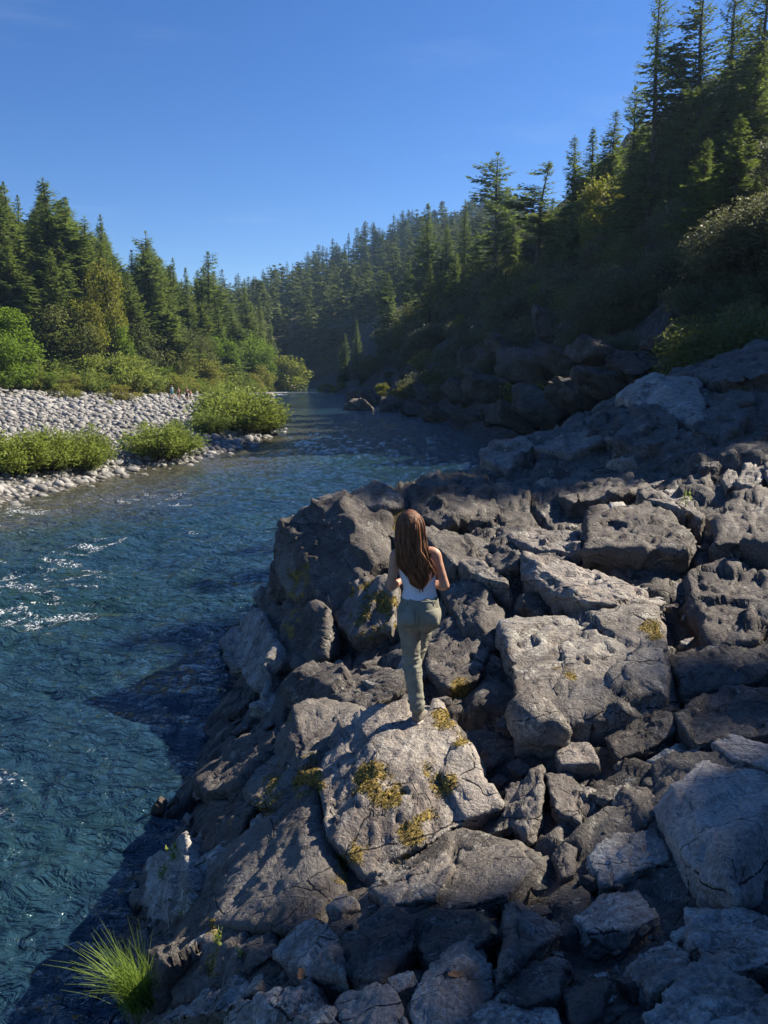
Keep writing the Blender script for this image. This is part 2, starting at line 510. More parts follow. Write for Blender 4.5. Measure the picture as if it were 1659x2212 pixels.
# --- hills and banks: one sheet
gx = np.concatenate([np.linspace(-1500, -270, 14), np.arange(-262, -60, 6.0), np.arange(-60, 62, 1.5), np.arange(66, 260, 6.0), np.linspace(270, 1500, 14)])
gy = np.concatenate([np.linspace(-400, -60, 6), np.arange(-50, 24, 4.0), np.arange(24, 180, 1.5), np.arange(182, 300, 3.0), np.arange(304, 520, 7.0), np.linspace(540, 3000, 16)])
GX, GY = np.meshgrid(gx, gy)
LZ = land_z(GX, GY)
LZ_RAW = LZ.reshape(GX.shape)
near = (GX.ravel() < 22) & (GX.ravel() > -6) & (GY.ravel() < 34) & (GY.ravel() > -12)
LZ = np.where(near, np.minimum(LZ, -1.2), LZ)
_p2 = np.stack([GX.ravel(), GY.ravel()], 1)
_df = sdist(_p2, FOOT_R); _dl = -sdist(_p2, SHORE_L); _db = -sdist(_p2, BACK_L)
DF_G, DB_G = _df.reshape(GX.shape), _db.reshape(GX.shape)
def _bil(G, x, y):
    i = int(np.clip(np.searchsorted(gx, x) - 1, 0, len(gx) - 2)); j = int(np.clip(np.searchsorted(gy, y) - 1, 0, len(gy) - 2))
    a = (x - gx[i]) / (gx[i + 1] - gx[i]); b = (y - gy[j]) / (gy[j + 1] - gy[j])
    return float((G[j, i] * (1 - a) + G[j, i + 1] * a) * (1 - b) + (G[j + 1, i] * (1 - a) + G[j + 1, i + 1] * a) * b)
def hz(x, y): return _bil(LZ_RAW, x, y)
def dfoot(x, y): return _bil(DF_G, x, y)
def dback(x, y): return _bil(DB_G, x, y)
rocky = np.clip(1 - sstep(4, 16, _df + 6 * fbm(np.c_[_p2 / 6.0, np.zeros(len(_p2))], 3, 40)), 0, 1) * (_df > -60) * (_p2[:, 1] < 230)
gravel = sstep(-0.5, 0.5, _dl) * (1 - sstep(-3, 3, _db))
t = NT('forest floor and bank')
p = t.pos()
n1 = t.noise(p, 0.25, 6, 0.65); n2 = t.noise(p, 2.2, 6, 0.7)
c = t.mix(t.ramp(n1, 0.38, 0.62), (0.055, 0.047, 0.030), (0.115, 0.095, 0.058))
c = t.mix(t.ramp(n2, 0.45, 0.7), c, (0.050, 0.060, 0.026))
rk = t.mix(t.ramp(n2, 0.35, 0.68), (0.045, 0.042, 0.040), (0.15, 0.145, 0.135))
c = t.mix(t.attr('rocky'), c, rk)
c = t.mix(t.attr('gravel'), c, t.mix(t.ramp(t.voro(p, 2.6), 0.1, 0.6), (0.24, 0.235, 0.22), (0.075, 0.072, 0.066)))
t.bsdf(c, 0.9, t.bump(t.math('ADD', n2, n1), 1.0, 0.5), 0.2)
M['land'] = t.m
land = link('terrain', new_mesh('terrain', np.c_[GX.ravel(), GY.ravel(), LZ], grid_faces(len(gy), len(gx)), M['land'], True, {'rocky': rocky, 'gravel': gravel}))
tag(land, kind='structure')

# --- river
t = NT('river water')
p = t.pos()
sh = t.attr('shallow'); fo = t.attr('foam_glint')
c = t.mix(sh, (0.011, 0.032, 0.050), (0.078, 0.072, 0.044))
c = t.mix(t.ramp(t.noise(p, 0.16, 3, 0.5), 0.45, 0.65, 0, 0.5), c, (0.016, 0.047, 0.040))
foam_glint = t.ramp(t.math('MULTIPLY', fo, t.ramp(t.noise(p, 16.0, 4, 0.75), 0.44, 0.60)), 0.25, 0.55)
c = t.mix(foam_glint, c, (0.58, 0.61, 0.63))
w1 = t.noise(t.mapping(p, (1.0, 1.9, 1.0), (0, 0, 0.25)), 2.6, 4, 0.6, 0.8)
w2 = t.noise(t.mapping(p, (1.0, 1.6, 1.0), (0, 0, -0.3)), 9.0, 3, 0.55, 0.5)
w3 = t.noise(t.mapping(p, (0.5, 1.3, 1.0), (0, 0, 0.1)), 0.8, 3, 0.55, 0.6)
hh = t.math('ADD', t.math('MULTIPLY', w1, 0.32), t.math('MULTIPLY', w2, 0.032))
hh = t.math('ADD', hh, t.math('MULTIPLY', w3, 0.30))
nrm = t.bump(hh, 0.9, 1.0)
b = t.bsdf(c, t.math('ADD', 0.04, t.math('MULTIPLY', foam_glint, 0.6)), nrm, 0.9)
b.inputs['IOR'].default_value = 1.333
M['water'] = t.m
wy = np.concatenate([np.linspace(-60, 1.5, 20), 2.0 * (60 / 2.0) ** np.linspace(0, 1, 390), np.linspace(60.6, 150, 120), np.linspace(152, 420, 60)])
wu = np.linspace(0, 1, 300)
xl = np.interp(wy, SHORE_L[:, 1], SHORE_L[:, 0]) - 4
xr = np.where(wy < 16, 0.5, np.interp(wy, SHORE_R[:, 1], SHORE_R[:, 0]) + 3)
xl = np.where(wy > 205, -460, xl); xr = np.where(wy > 205, np.maximum(xr, 0), xr)
lim = np.maximum(0.62 * np.abs(wy) + 6, 9)
xl = np.where(wy < 40, np.maximum(xl, -lim - 4), xl)
WX = xl[:, None] + (xr - xl)[:, None] * wu[None, :]
WY = np.repeat(wy[:, None], len(wu), 1)
wp = np.c_[WX.ravel(), WY.ravel(), np.zeros(WX.size)]
warp = np.stack([fbm(wp / 3.0, 3, 60), fbm(wp / 3.0, 3, 61), np.zeros(len(wp))], 1)
q = wp + warp * 0.9
rot = 0.25
qa = np.c_[q[:, 0] * math.cos(rot) - q[:, 1] * math.sin(rot), q[:, 0] * math.sin(rot) + q[:, 1] * math.cos(rot), q[:, 2]]
riff = np.exp(-((WY.ravel() - 17 + 0.35 * WX.ravel()) / 6.0) ** 2) * sstep(-1, -4.5, WX.ravel()) * (0.45 + 0.55 * sstep(-0.2, 0.4, fbm(wp / 4.0, 3, 77)))
fade = 1 - 0.75 * sstep(45, 110, wp[:, 1])
h = 0.075 * fbm(qa / [1.5, 0.75, 1], 4, 70) + 0.11 * ridge(qa / [1.1, 0.50, 1], 3, 71) + 0.018 * ridge(qa / [0.4, 0.2, 1], 2, 72) + 0.045 * fbm(qa / [4.0, 2.2, 1], 2, 73)
h = h * fade + riff * (0.10 * ridge(qa / [1.7, 0.9, 1], 3, 75) + 0.03)
dsl = -sdist(wp[:, :2], SHORE_L)
shallow = sstep(-9.0, -0.2, dsl) * (wp[:, 1] < 120)
crest = ridge(qa / [1.7, 0.9, 1], 3, 75)
spots = fbm(wp / 1.7, 3, 79)
foam_glint = np.clip(riff * 0.66 * sstep(0.44, 0.70, crest) * sstep(0.06, 0.36, spots), 0, 1)
rap = sstep(150, 158, wp[:, 1]) * (1 - sstep(176, 188, wp[:, 1])) * sstep(0.05, 0.35, np.sin(wp[:, 1] * 0.9 + 2 * fbm(wp / 6, 2, 5)))
foam_glint = np.maximum(foam_glint, rap * 0.9)
sun_glint = sstep(0.30, 0.5, ridge(qa / [0.7, 0.35, 1], 2, 81)) * sstep(0.05, 0.35, fbm(wp / 2.6, 3, 83)) * sstep(5.5, 8, wp[:, 1]) * (1 - sstep(26, 40, wp[:, 1])) * sstep(-2.5, -5.5, wp[:, 0])
foam_glint = np.maximum(foam_glint, 0.56 * sun_glint)  # pale flecks painted as sun glints, carried in the same mask as foam
wp[:, 2] = h
river = link('river', new_mesh('river', wp, grid_faces(*WX.shape), M['water'], True, {'shallow': shallow, 'foam_glint': foam_glint}))
tag(river, kind='structure')

# --- near rock bank: fractured bedrock sheet
bx = np.concatenate([np.linspace(-6, -3.6, 10), np.linspace(-3.5, 6.5, 300), np.linspace(6.6, 24, 110)])
by = np.concatenate([np.linspace(-6, 1.2, 18), 1.3 * (44 / 1.3) ** np.linspace(0, 1, 360)])
BX, BY = np.meshgrid(bx, by)
bxy = np.c_[BX.ravel(), BY.ravel()]
bz = bank_z(bxy[:, 0], bxy[:, 1])
def fracture(p3, amp=1.0, seed=0):
    """blocky relief of jointed rock, metres"""
    w = np.stack([fbm(p3 * 1.3, 3, seed + 1), fbm(p3 * 1.3, 3, seed + 2), fbm(p3 * 1.3, 3, seed + 3)], 1) * 0.22
    a = 0
    for sc, am in ((1.3, 0.20), (0.5, 0.075), (0.19, 0.026)):
        f1, f2, r, off = worley((p3 + w) * np.array([1 / sc, 0.8 / sc, 0.0]) + np.array([0, 0, 0.5]), seed + int(sc * 100))
        tx, ty = np.cos(r * 40), np.sin(r * 40)
        a = a + am * ((r - 0.5) * 1.3 + (off[:, 0] * tx + off[:, 1] * ty) * 0.7) - am * 0.55 * (1 - sstep(0.0, 0.10, f2 - f1))
    return amp * (a + 0.04 * ridge(p3 * 2.5, 4, seed + 9))
dist = np.hypot(bxy[:, 0], bxy[:, 1])
bz = bz - 0.03 + fracture(np.c_[bxy, np.zeros(len(bxy))], 1.0) * np.clip(0.5 + dist / 16, 0.5, 1.4)
edge = sstep(19, 24, bxy[:, 0]) + sstep(36, 44, bxy[:, 1])
bz = bz - 2.5 * edge
bwet = 1 - sstep(0.08, 0.42, bz + 0.10 * fbm(np.c_[bxy * 2, bz], 2, 4))
bmoss = sstep(0.18, 0.5, fbm(np.c_[bxy * 0.8, bz * 0.8], 4, 91)) * sstep(0.5, 1.0, bz) * (bxy[:, 0] < 0.6) * 0.75
bank = link('rock_bank', new_mesh('rock_bank', np.c_[bxy, bz], grid_faces(len(by), len(bx)), M['rock'], False, {'wet': bwet, 'moss': bmoss}))
tag(bank, kind='structure')
# ------------------------------------------------------------------ rocks
def cube_sphere(n):
    g = np.tan((np.linspace(-1, 1, n + 1)) * math.pi / 4)
    A, B = np.meshgrid(g, g)
    A, B = A.ravel(), B.ravel()
    o = np.ones_like(A)
    V = []; F = []
    f0 = grid_faces(n + 1, n + 1)
    for k, (x, y, z) in enumerate(((o, A, B), (-o, -A, B), (-A, o, B), (A, -o, B), (A, B, o), (-A, B, -o))):
        V.append(np.stack([x, y, z], 1)); F.append(f0 + k * len(A))
    V = np.vstack(V); F = np.vstack(F)
    V /= np.linalg.norm(V, axis=1, keepdims=True)
    key = np.round(V * 1e5).astype(np.int64)
    _, idx, inv = np.unique(key, axis=0, return_index=True, return_inverse=True)
    return V[idx], inv.ravel()[F]
_CS = {}
def csphere(n):
    if n not in _CS: _CS[n] = cube_sphere(n)
    return _CS[n]

def vnormals(V, F):
    a = V[F[:, 1]] - V[F[:, 0]]; b = V[F[:, 3]] - V[F[:, 0]]
    fn = np.cross(a, b)
    a2 = V[F[:, 3]] - V[F[:, 2]]; b2 = V[F[:, 1]] - V[F[:, 2]]
    fn += np.cross(a2, b2)
    N = np.zeros_like(V)
    for k in range(4): np.add.at(N, F[:, k], fn)
    return N / (np.linalg.norm(N, axis=1, keepdims=True) + 1e-12)

def hull_planes(pts):
    bm = bmesh.new()
    for q in pts: bm.verts.new(tuple(q))
    bmesh.ops.convex_hull(bm, input=bm.verts[:])
    bm.normal_update()
    c = pts.mean(0)
    raw = []
    for f in bm.faces:
        n = np.array(f.normal)
        ar = f.calc_area()
        if np.linalg.norm(n) < 0.5 or ar < 1e-7: continue
        d = n @ (np.array(f.verts[0].co) - c)
        if d < 0: n, d = -n, -d
        raw.append((ar, n, max(d, 0.02)))
    bm.free()
    raw.sort(key=lambda q: -q[0])
    pl = []                               # keep the large faces, fold lesser ones of nearly the same slope into them
    for ar, n, d in raw:
        if any(np.dot(n, a) > 0.90 for a, _ in pl): continue
        pl.append((n, d))
    return c, np.array([a for a, _ in pl]), np.array([b for _, b in pl])

def rough_rock(pts, n=28, p=26, seed=0, rough=1.0, scale=None):
    """faces: a weathered block that fills the hull of pts; returns verts, faces"""
    pts = np.asarray(pts, float)
    c0 = pts.mean(0)
    U, S, Vt = np.linalg.svd(pts - c0, full_matrices=False)
    loc = (pts - c0) @ Vt.T
    ext = np.maximum((loc.max(0) - loc.min(0)) / 2, 0.03)
    ext = np.maximum(ext, ext.max() * 0.22)
    c, N, D = hull_planes(loc / ext)
    V, F = csphere(n)
    q = np.maximum(V @ N.T, 0) / D[None, :]
    r = 1.0 / (np.power(np.power(q, p).sum(1), 1.0 / p) + 1e-9)
    W = ((V * r[:, None] + c) * ext) @ Vt + c0
    if np.linalg.det(Vt) < 0: F = F[:, ::-1]
    L = float(np.median(ext)) if scale is None else scale
    nr = vnormals(W, F)
    s = seed * 13
    wq = W + 0.05 * L * np.stack([fbm(W / (0.7 * L), 3, s + 21), fbm(W / (0.7 * L), 3, s + 22), fbm(W / (0.7 * L), 3, s + 23)], 1)
    bed = np.array([0.45, -0.40, 0.80]); wq = wq + 0.9 * (wq @ bed)[:, None] * bed      # chips split along the bedding
    def facet(sc, sd):
        f1, f2, rid, off = worley(wq / (sc * L) + seed, s + sd)
        dr = np.stack([np.cos(rid * 37), np.sin(rid * 37), np.cos(rid * 91)], 1)
        return (rid - 0.5) * 0.8 + (off * dr).sum(1) * 0.8, f2 - f1
    a1, e1 = facet(0.95, 0); a2, e2 = facet(0.40, 7)
    dsp = 0.12 * L * a1 - 0.035 * L * (1 - sstep(0.0, 0.06, e1)) + 0.050 * L * a2 + 0.015 * L * facet(0.18, 11)[0]
    dsp = dsp + 0.04 * L * fbm(W / (0.9 * L), 2, s + 1) + 0.014 * L * ridge(W / (0.28 * L), 3, s + 2) + 0.010 * L * fbm(W / (0.16 * L), 2, s + 3)
    return W + nr * (dsp * rough)[:, None], F

def inside_poly(u, v, poly):
    poly = np.asarray(poly, float)
    ins = np.zeros(len(u), bool)
    x0, y0 = poly[-1]
    for x1, y1 in poly:
        k = ((y1 > v) != (y0 > v)) & (u < (x0 - x1) * (v - y1) / (y0 - y1 + 1e-12) + x1)
        ins ^= k
        x0, y0 = x1, y1
    return ins

def hero_points(outline, inner=(), lift=0.0, depth=0.5):
    """3-D hull points of a block from its outline in the picture: the outline laid on the bank, inner points raised towards the viewer's side, and a buried foot"""
    pts = np.array([bank_hit(u, v) for u, v in outline])
    med = np.median(pts[:, 1])
    for i, (u, v) in enumerate(outline):
        if pts[i, 1] > med * 1.22 or pts[i, 1] < med * 0.75:
            Ys = np.linspace(med * 0.85, med * 1.18, 40)
            cand = np.array([P(u, v, Y) for Y in Ys])
            pts[i] = cand[np.argmin(np.abs(cand[:, 2] - bank_z(cand[:, 0], cand[:, 1])) + 0.15 * np.abs(Ys - med))]
    c = pts.mean(0)
    size = np.linalg.norm(pts - c, axis=1).mean()
    A = pts - c
    nrm = np.linalg.svd(A)[2][2]
    if nrm[2] < 0: nrm = -nrm
    nrm = nrm * 0.6 + np.array([0, -0.35, 0.45]); nrm /= np.linalg.norm(nrm)
    out = [q + nrm * lift * size for q in pts]
    for i in inner:
        q = bank_hit(i[0], i[1])
        back = P(i[0], i[1], np.clip(q[1], med * 0.8, med * 1.15) - i[2] * size * 2.0)
        out.append(back)
    foot = [c + (q - c) * 1.02 - nrm * depth * size * 2 for q in pts]
    return np.array(out + foot), size, c

# outline in the picture, inner ridge points (u, v, how far they stand proud, in block sizes), lift, material, label or None
HEROES = {
 'M1': ([(745,1583),(820,1537),(890,1535),(952,1548),(985,1600),(1000,1660),(1068,1728),(1000,1800),(930,1832),(851,1868),(802,1906),(763,1898),(727,1869),(708,1808),(694,1715),(705,1645)],
        [(880,1620,.10),(800,1690,.22),(960,1720,.16),(790,1810,.14),(870,1790,.12)], .10, 'rock_pale', 'big sunlit boulder patched with yellow moss beneath the woman', 'boulder'),
 'M2': ([(617,1746),(688,1722),(705,1812),(732,1874),(752,1926),(705,1966),(648,2003),(573,2016),(463,2008),(436,1940),(441,1904),(512,1830)], [(560,1900,.10),(640,1800,.10),(670,1930,.08)], .06, 'rock_brown', 'broad smooth purplish slab in shade below the mossy boulder', 'slab'),
 'M3': ([(525,1715),(582,1632),(644,1614),(697,1640),(690,1718),(617,1746),(560,1757)], [(630,1670,.2)], .06, 'rock_brown', None, None),
 'M3b': ([(600,1600),(640,1530),(720,1520),(790,1545),(740,1590),(700,1645),(690,1700),(640,1700),(600,1660)], [(680,1590,.18)], .05, 'rock_brown', None, None),
 'M4': ([(441,1790),(463,1733),(538,1737),(562,1759),(512,1830),(433,1843)], [(490,1775,.15)], .05, 'rock', None, None),
 'M5': ([(309,1878),(428,1812),(438,1905),(430,1960),(353,2003),(292,1935)], [(380,1890,.1)], .03, 'rock_white', None, None),
 'M5b': ([(430,1700),(480,1640),(560,1580),(610,1590),(590,1640),(520,1715),(455,1735)], [(530,1640,.12)], .04, 'rock', None, None),
 'M6': ([(283,2045),(323,2019),(362,2036),(428,2045),(426,2098),(353,2190),(300,2200),(292,2098)], [(350,2080,.2)], .05, 'rock', None, None),
 'M7': ([(190,2030),(280,1960),(350,2005),(330,2030),(285,2048),(225,2075)], [(270,2020,.1)], .03, 'rock', None, None),
 'B0': ([(360,2110),(470,2020),(590,2020),(600,2062),(500,2130),(400,2180)], [(480,2070,.10)], .03, 'rock_brown', None, None),
 'B1': ([(639,2016),(688,1999),(740,2045),(754,2129),(661,2133),(597,2069)], [(690,2020,.22),(720,2080,.22)], .12, 'rock_white', 'angular pale-topped block in sun at the foot of the smooth slab', 'rock'),
 'B2': ([(738,2043),(771,2014),(833,1968),(899,2001),(896,2054),(829,2133),(752,2122)], [(830,2010,.24),(800,2070,.22)], .10, 'rock', None, None),
 'B3': ([(798,1931),(851,1880),(952,1832),(978,1878),(969,1918),(943,1966),(846,1964)], [(900,1880,.16),(880,1930,.16)], .08, 'rock_mid', None, None),
 'B4': ([(485,2201),(582,2162),(688,2144),(719,2190),(714,2240),(560,2260)], [(620,2180,.16)], .08, 'rock_white', None, None),
 'B5': ([(331,2214),(455,2162),(512,2135),(584,2118),(575,2157),(487,2197),(400,2240)], [(490,2160,.16)], .08, 'rock_white', None, None),
 'B6': ([(721,2200),(740,2150),(790,2140),(830,2138),(860,2155),(890,2230),(800,2260)], [(810,2170,.2)], .06, 'rock_pale', None, None),
 'B7': ([(880,2180),(930,2090),(1000,2060),(1060,2090),(1070,2150),(990,2230),(910,2250)], [(980,2110,.2)], .06, 'rock_white', None, None),
 'B8': ([(900,2050),(955,1978),(1040,1990),(1080,2050),(1000,2062),(930,2088)], [(990,2020,.16)], .05, 'rock', None, None),
 'H1': ([(1127,1216),(1195,1232),(1251,1252),(1355,1288),(1433,1332),(1400,1350),(1275,1338),(1187,1310),(1127,1264)], [(1131,1214,.35),(1273,1300,.40),(1400,1318,.25)], .22, 'rock_pale', 'long sunlit wedge-shaped slab slanting down behind the broad sunlit block', 'slab'),
 'H2': ([(1087,1368),(1180,1362),(1291,1348),(1387,1352),(1421,1388),(1441,1504),(1395,1550),(1327,1570),(1235,1620),(1127,1624),(1091,1428)], [(1155,1398,.22),(1243,1508,.26),(1380,1420,.16),(1300,1400,.2),(1200,1580,.18)], .12, 'rock_mid', 'broad cracked sunlit block under the wedge-shaped slab', 'boulder'),
 'H3': ([(1259,1210),(1267,1156),(1343,1122),(1407,1130),(1471,1182),(1495,1198),(1475,1236),(1335,1232)], [(1345,1128,.35),(1430,1150,.30),(1370,1190,.32)], .2, 'rock', 'wide dark boulder with a sunlit crest, above the wedge-shaped slab', 'boulder'),
 'H4': ([(1375,1094),(1423,1102),(1481,1150),(1427,1136),(1383,1116)], [(1420,1110,.35)], .45, 'rock_mid', 'small sunlit block lying on the crest of the wide dark boulder', 'rock'),
 'H5': ([(1447,1110),(1521,1146),(1511,1164),(1467,1132)], [(1490,1132,.35)], .4, 'rock_mid', None, None),
 'H6': ([(1539,1210),(1561,1112),(1607,1094),(1680,1110),(1690,1232),(1563,1224)], [(1600,1110,.3),(1640,1150,.3)], .2, 'rock', 'tall rounded dark boulder topped by sunlit cobbles at the far right', 'boulder'),
 'H7': ([(1582,1076),(1609,1036),(1641,1042),(1650,1066),(1620,1090)], [(1618,1050,.4)], .4, 'rock_mid', None, None),
 'H7b': ([(1640,1060),(1662,1030),(1710,1030),(1710,1080),(1660,1092)], [(1680,1046,.4)], .4, 'rock_mid', None, None),
 'H7c': ([(1556,1060),(1570,1040),(1590,1046),(1588,1076),(1566,1082)], [(1574,1052,.4)], .4, 'rock_mid', None, None),
 'H8': ([(1335,908),(1395,894),(1463,938),(1470,970),(1395,996),(1325,988)], [(1380,915,.30),(1430,950,.3)], .18, 'rock', 'dark humped boulder lying below the pale sloping slab', 'boulder'),
 'H9': ([(1325,866),(1359,846),(1427,822),(1511,834),(1517,878),(1505,932),(1415,900)], [(1420,850,.12),(1490,880,.10)], .06, 'rock_white', 'large pale sloping slab in shade beside the hillside bush', 'slab'),
 'H10': ([(1165,970),(1215,942),(1291,930),(1305,962),(1231,1000),(1187,988)], [(1240,955,.2)], .10, 'rock_mid', None, None),
 'H11': ([(1039,994),(1075,962),(1127,954),(1157,974),(1127,988),(1099,1030),(1043,1016)], [(1085,985,.25)], .14, 'rock_mid', 'squared pale boulder on the bank where the river disappears', 'boulder'),
 'H12': ([(1493,948),(1527,902),(1579,890),(1613,918),(1563,980),(1507,972)], [(1550,915,.25)], .16, 'rock', None, None),
 'H13': ([(1517,876),(1575,858),(1625,852),(1633,882),(1535,896)], [(1580,865,.25)], .14, 'rock', None, None),
 'H14': ([(1469,828),(1523,798),(1583,772),(1640,768),(1700,770),(1700,832),(1600,850),(1540,848)], [(1560,805,.15),(1640,790,.15)], .08, 'rock', None, None),
 'H15': ([(1563,972),(1595,954),(1645,966),(1690,985),(1640,1000),(1575,992)], [(1620,968,.25)], .14, 'rock', None, None),
 'H16': ([(1200,1084),(1275,1038),(1343,1034),(1409,1062),(1343,1092),(1235,1108)], [(1300,1050,.18)], .10, 'rock', None, None),
 'H17': ([(1407,1084),(1439,1066),(1497,1074),(1481,1104)], [(1450,1076,.25)], .12, 'rock_white', None, None),
 'H18': ([(1073,1164),(1159,1146),(1243,1170),(1257,1208),(1163,1200)], [(1160,1165,.18)], .08, 'rock_mid', None, None),
 'H19': ([(1053,1224),(1087,1202),(1131,1218),(1125,1248),(1071,1256)], [(1090,1216,.35)], .2, 'rock', None, None),
 'H20': ([(1480,1250),(1560,1232),(1640,1260),(1700,1300),(1640,1400),(1540,1420),(1490,1340)], [(1560,1290,.2),(1620,1330,.18)], .08, 'rock', None, None),
 'H21': ([(1440,1440),(1520,1400),(1640,1390),(1700,1430),(1640,1480),(1540,1500),(1470,1500)], [(1560,1430,.16)], .06, 'rock', None, None),
 'H22': ([(1300,1600),(1380,1550),(1450,1555),(1460,1590),(1400,1630),(1330,1650)], [(1390,1580,.25)], .12, 'rock', 'rounded dark stone at the foot of the broad cracked block', 'rock'),
 'H23': ([(1450,1560),(1560,1500),(1700,1490),(1700,1590),(1567,1597),(1500,1630)], [(1580,1540,.15)], .06, 'rock', None, None),
 'C1': ([(757,1076),(807,1043),(864,1074),(875,1101),(838,1120),(763,1111)], [(810,1062,.35),(835,1090,.3)], .18, 'rock_mid', 'rounded boulder on the cliff top just behind the woman', 'boulder'),
 'C2': ([(607,1149),(618,1131),(655,1125),(690,1092),(760,1085),(840,1120),(845,1215),(724,1338),(644,1303),(590,1290),(607,1240),(604,1189)], [(660,1140,.16),(760,1120,.18),(700,1220,.14),(790,1180,.14)], .08, 'rock', 'dark cliff face above the water behind the woman', 'cliff'),
 'C2b': ([(665,1118),(685,1080),(741,1063),(768,1075),(760,1100),(700,1120)], [(715,1085,.25)], .12, 'rock_mid', None, None),
 'C2c': ([(607,1150),(640,1122),(690,1170),(680,1290),(640,1310),(612,1246)], [(640,1180,.2),(650,1240,.2)], .14, 'rock_brown', None, None),
 'C3': ([(477,1404),(517,1347),(574,1322),(620,1426),(585,1510),(548,1487)], [(555,1370,.15),(570,1450,.1)], .06, 'rock_white', 'white streaked rock toe running down into the river', 'rock'),
 'C3b': ([(574,1320),(644,1300),(730,1340),(720,1440),(640,1462),(600,1420)], [(650,1360,.14)], .06, 'rock', None, None),
 'C4': ([(720,1340),(770,1270),(830,1262),(870,1290),(850,1370),(780,1400)], [(800,1310,.22)], .10, 'rock_brown', None, None),
 'C5': ([(644,1461),(706,1446),(878,1457),(888,1501),(794,1547),(706,1538),(618,1503)], [(760,1480,.12)], .06, 'rock', None, None),
 'C6': ([(922,1417),(974,1391),(1023,1404),(1060,1426),(1036,1485),(966,1507),(926,1477)], [(985,1408,.3),(1000,1450,.3)], .16, 'rock', 'chunky grey boulder at the woman\'s right knee', 'boulder'),
 'C7': ([(952,1279),(1014,1259),(1069,1303),(1082,1369),(1071,1419),(1010,1393),(1001,1329)], [(1035,1300,.22),(1040,1360,.22)], .10, 'rock', None, None),
 'C8': ([(915,1384),(944,1334),(988,1336),(1012,1404),(960,1400)], [(960,1362,.18)], .08, 'rock', None, None),
 'C9': ([(994,1241),(1032,1235),(1104,1277),(1104,1296),(1014,1261)], [(1050,1258,.3)], .25, 'rock_mid', None, None),
 'C10': ([(880,1070),(960,1030),(1040,1040),(1060,1110),(960,1150),(880,1110)], [(960,1070,.15)], .06, 'rock', None, None),
 'C11': ([(880,1130),(960,1160),(1060,1180),(1040,1230),(980,1250),(960,1220)], [(980,1190,.12)], .05, 'rock', None, None),
 'R1': ([(1197,1647),(1237,1623),(1277,1621),(1296,1667),(1211,1678)], [(1240,1635,.4),(1265,1645,.35)], .35, 'rock_pale', 'small pale sunlit stone in the gully below the broad cracked block', 'rock'),
 'R2': ([(1092,1727),(1127,1694),(1175,1672),(1173,1769),(1140,1815),(1087,1779)], [(1140,1710,.26)], .12, 'rock_brown', None, None),
 'R3': ([(1175,1691),(1228,1681),(1257,1707),(1257,1788),(1200,1770)], [(1220,1710,.25)], .12, 'rock_brown', None, None),
 'R4': ([(1417,1782),(1448,1729),(1514,1667),(1589,1681),(1690,1694),(1710,1960),(1589,1982),(1501,1933),(1457,1854)], [(1500,1720,.2),(1600,1760,.24),(1520,1850,.2)], .14, 'rock_grey', 'huge speckled grey boulder in shade at the picture\'s right edge', 'boulder'),
 'R5': ([(1534,1621),(1567,1597),(1690,1632),(1690,1692),(1580,1661)], [(1610,1630,.3)], .2, 'rock_grey', None, None),
 'R6': ([(1319,1735),(1351,1703),(1395,1705),(1437,1762),(1395,1801),(1347,1779)], [(1370,1730,.25)], .12, 'rock', None, None),
 'R7': ([(1407,1665),(1475,1619),(1512,1654),(1490,1709),(1417,1740)], [(1460,1660,.25)], .12, 'rock', None, None),
 'R8': ([(1270,1867),(1325,1813),(1417,1804),(1450,1859),(1351,1903),(1294,1920)], [(1360,1840,.15)], .06, 'rock_white', None, None),
 'R9': ([(1195,1854),(1211,1835),(1246,1839),(1239,1898),(1211,1907)], [(1220,1860,.35)], .2, 'rock_brown', 'short upright brown stone wedged in the shaded gully', 'rock'),
 'R10': ([(993,1841),(1035,1821),(1107,1839),(1160,1902),(1096,1969),(955,1977),(977,1911)], [(1050,1880,.14)], .06, 'rock_brown', None, None),
 'R11': ([(1090,1977),(1114,1960),(1149,1987),(1208,2033),(1136,2087),(1077,2101)], [(1118,1975,.42),(1130,2030,.35)], .15, 'rock_mid', 'pyramid-shaped stone with pale edges in the shaded gully', 'rock'),
 'R12': ([(1240,1985),(1300,1940),(1380,1930),(1420,1990),(1350,2030),(1270,2030)], [(1330,1975,.2)], .08, 'rock_white', None, None),
 'R13': ([(1354,2096),(1404,2070),(1453,2053),(1490,2085),(1477,2140),(1404,2162),(1360,2122)], [(1420,2090,.3)], .16, 'rock_white', 'pale cracked stone near the bottom of the shaded gully', 'rock'),
 'R14': ([(1217,2162),(1285,2114),(1323,2147),(1301,2202),(1240,2230)], [(1275,2150,.28)], .12, 'rock', None, None),
 'R15': ([(1387,2214),(1448,2163),(1536,2132),(1598,2141),(1680,2178),(1680,2250),(1450,2260)], [(1530,2170,.2)], .08, 'rock_white', None, None),
 'R16': ([(1480,1960),(1560,1985),(1680,1985),(1690,2110),(1560,2125),(1490,2060)], [(1590,2040,.15)], .05, 'rock_white', None, None),
 'R17': ([(1080,2110),(1150,2090),(1220,2110),(1210,2170),(1140,2200),(1070,2170)], [(1150,2130,.25)], .1, 'rock', None, None),
 'R18': ([(1000,2215),(1080,2160),(1200,2190),(1220,2240),(1080,2270)], [(1100,2195,.2)], .08, 'rock_white', None, None),
}
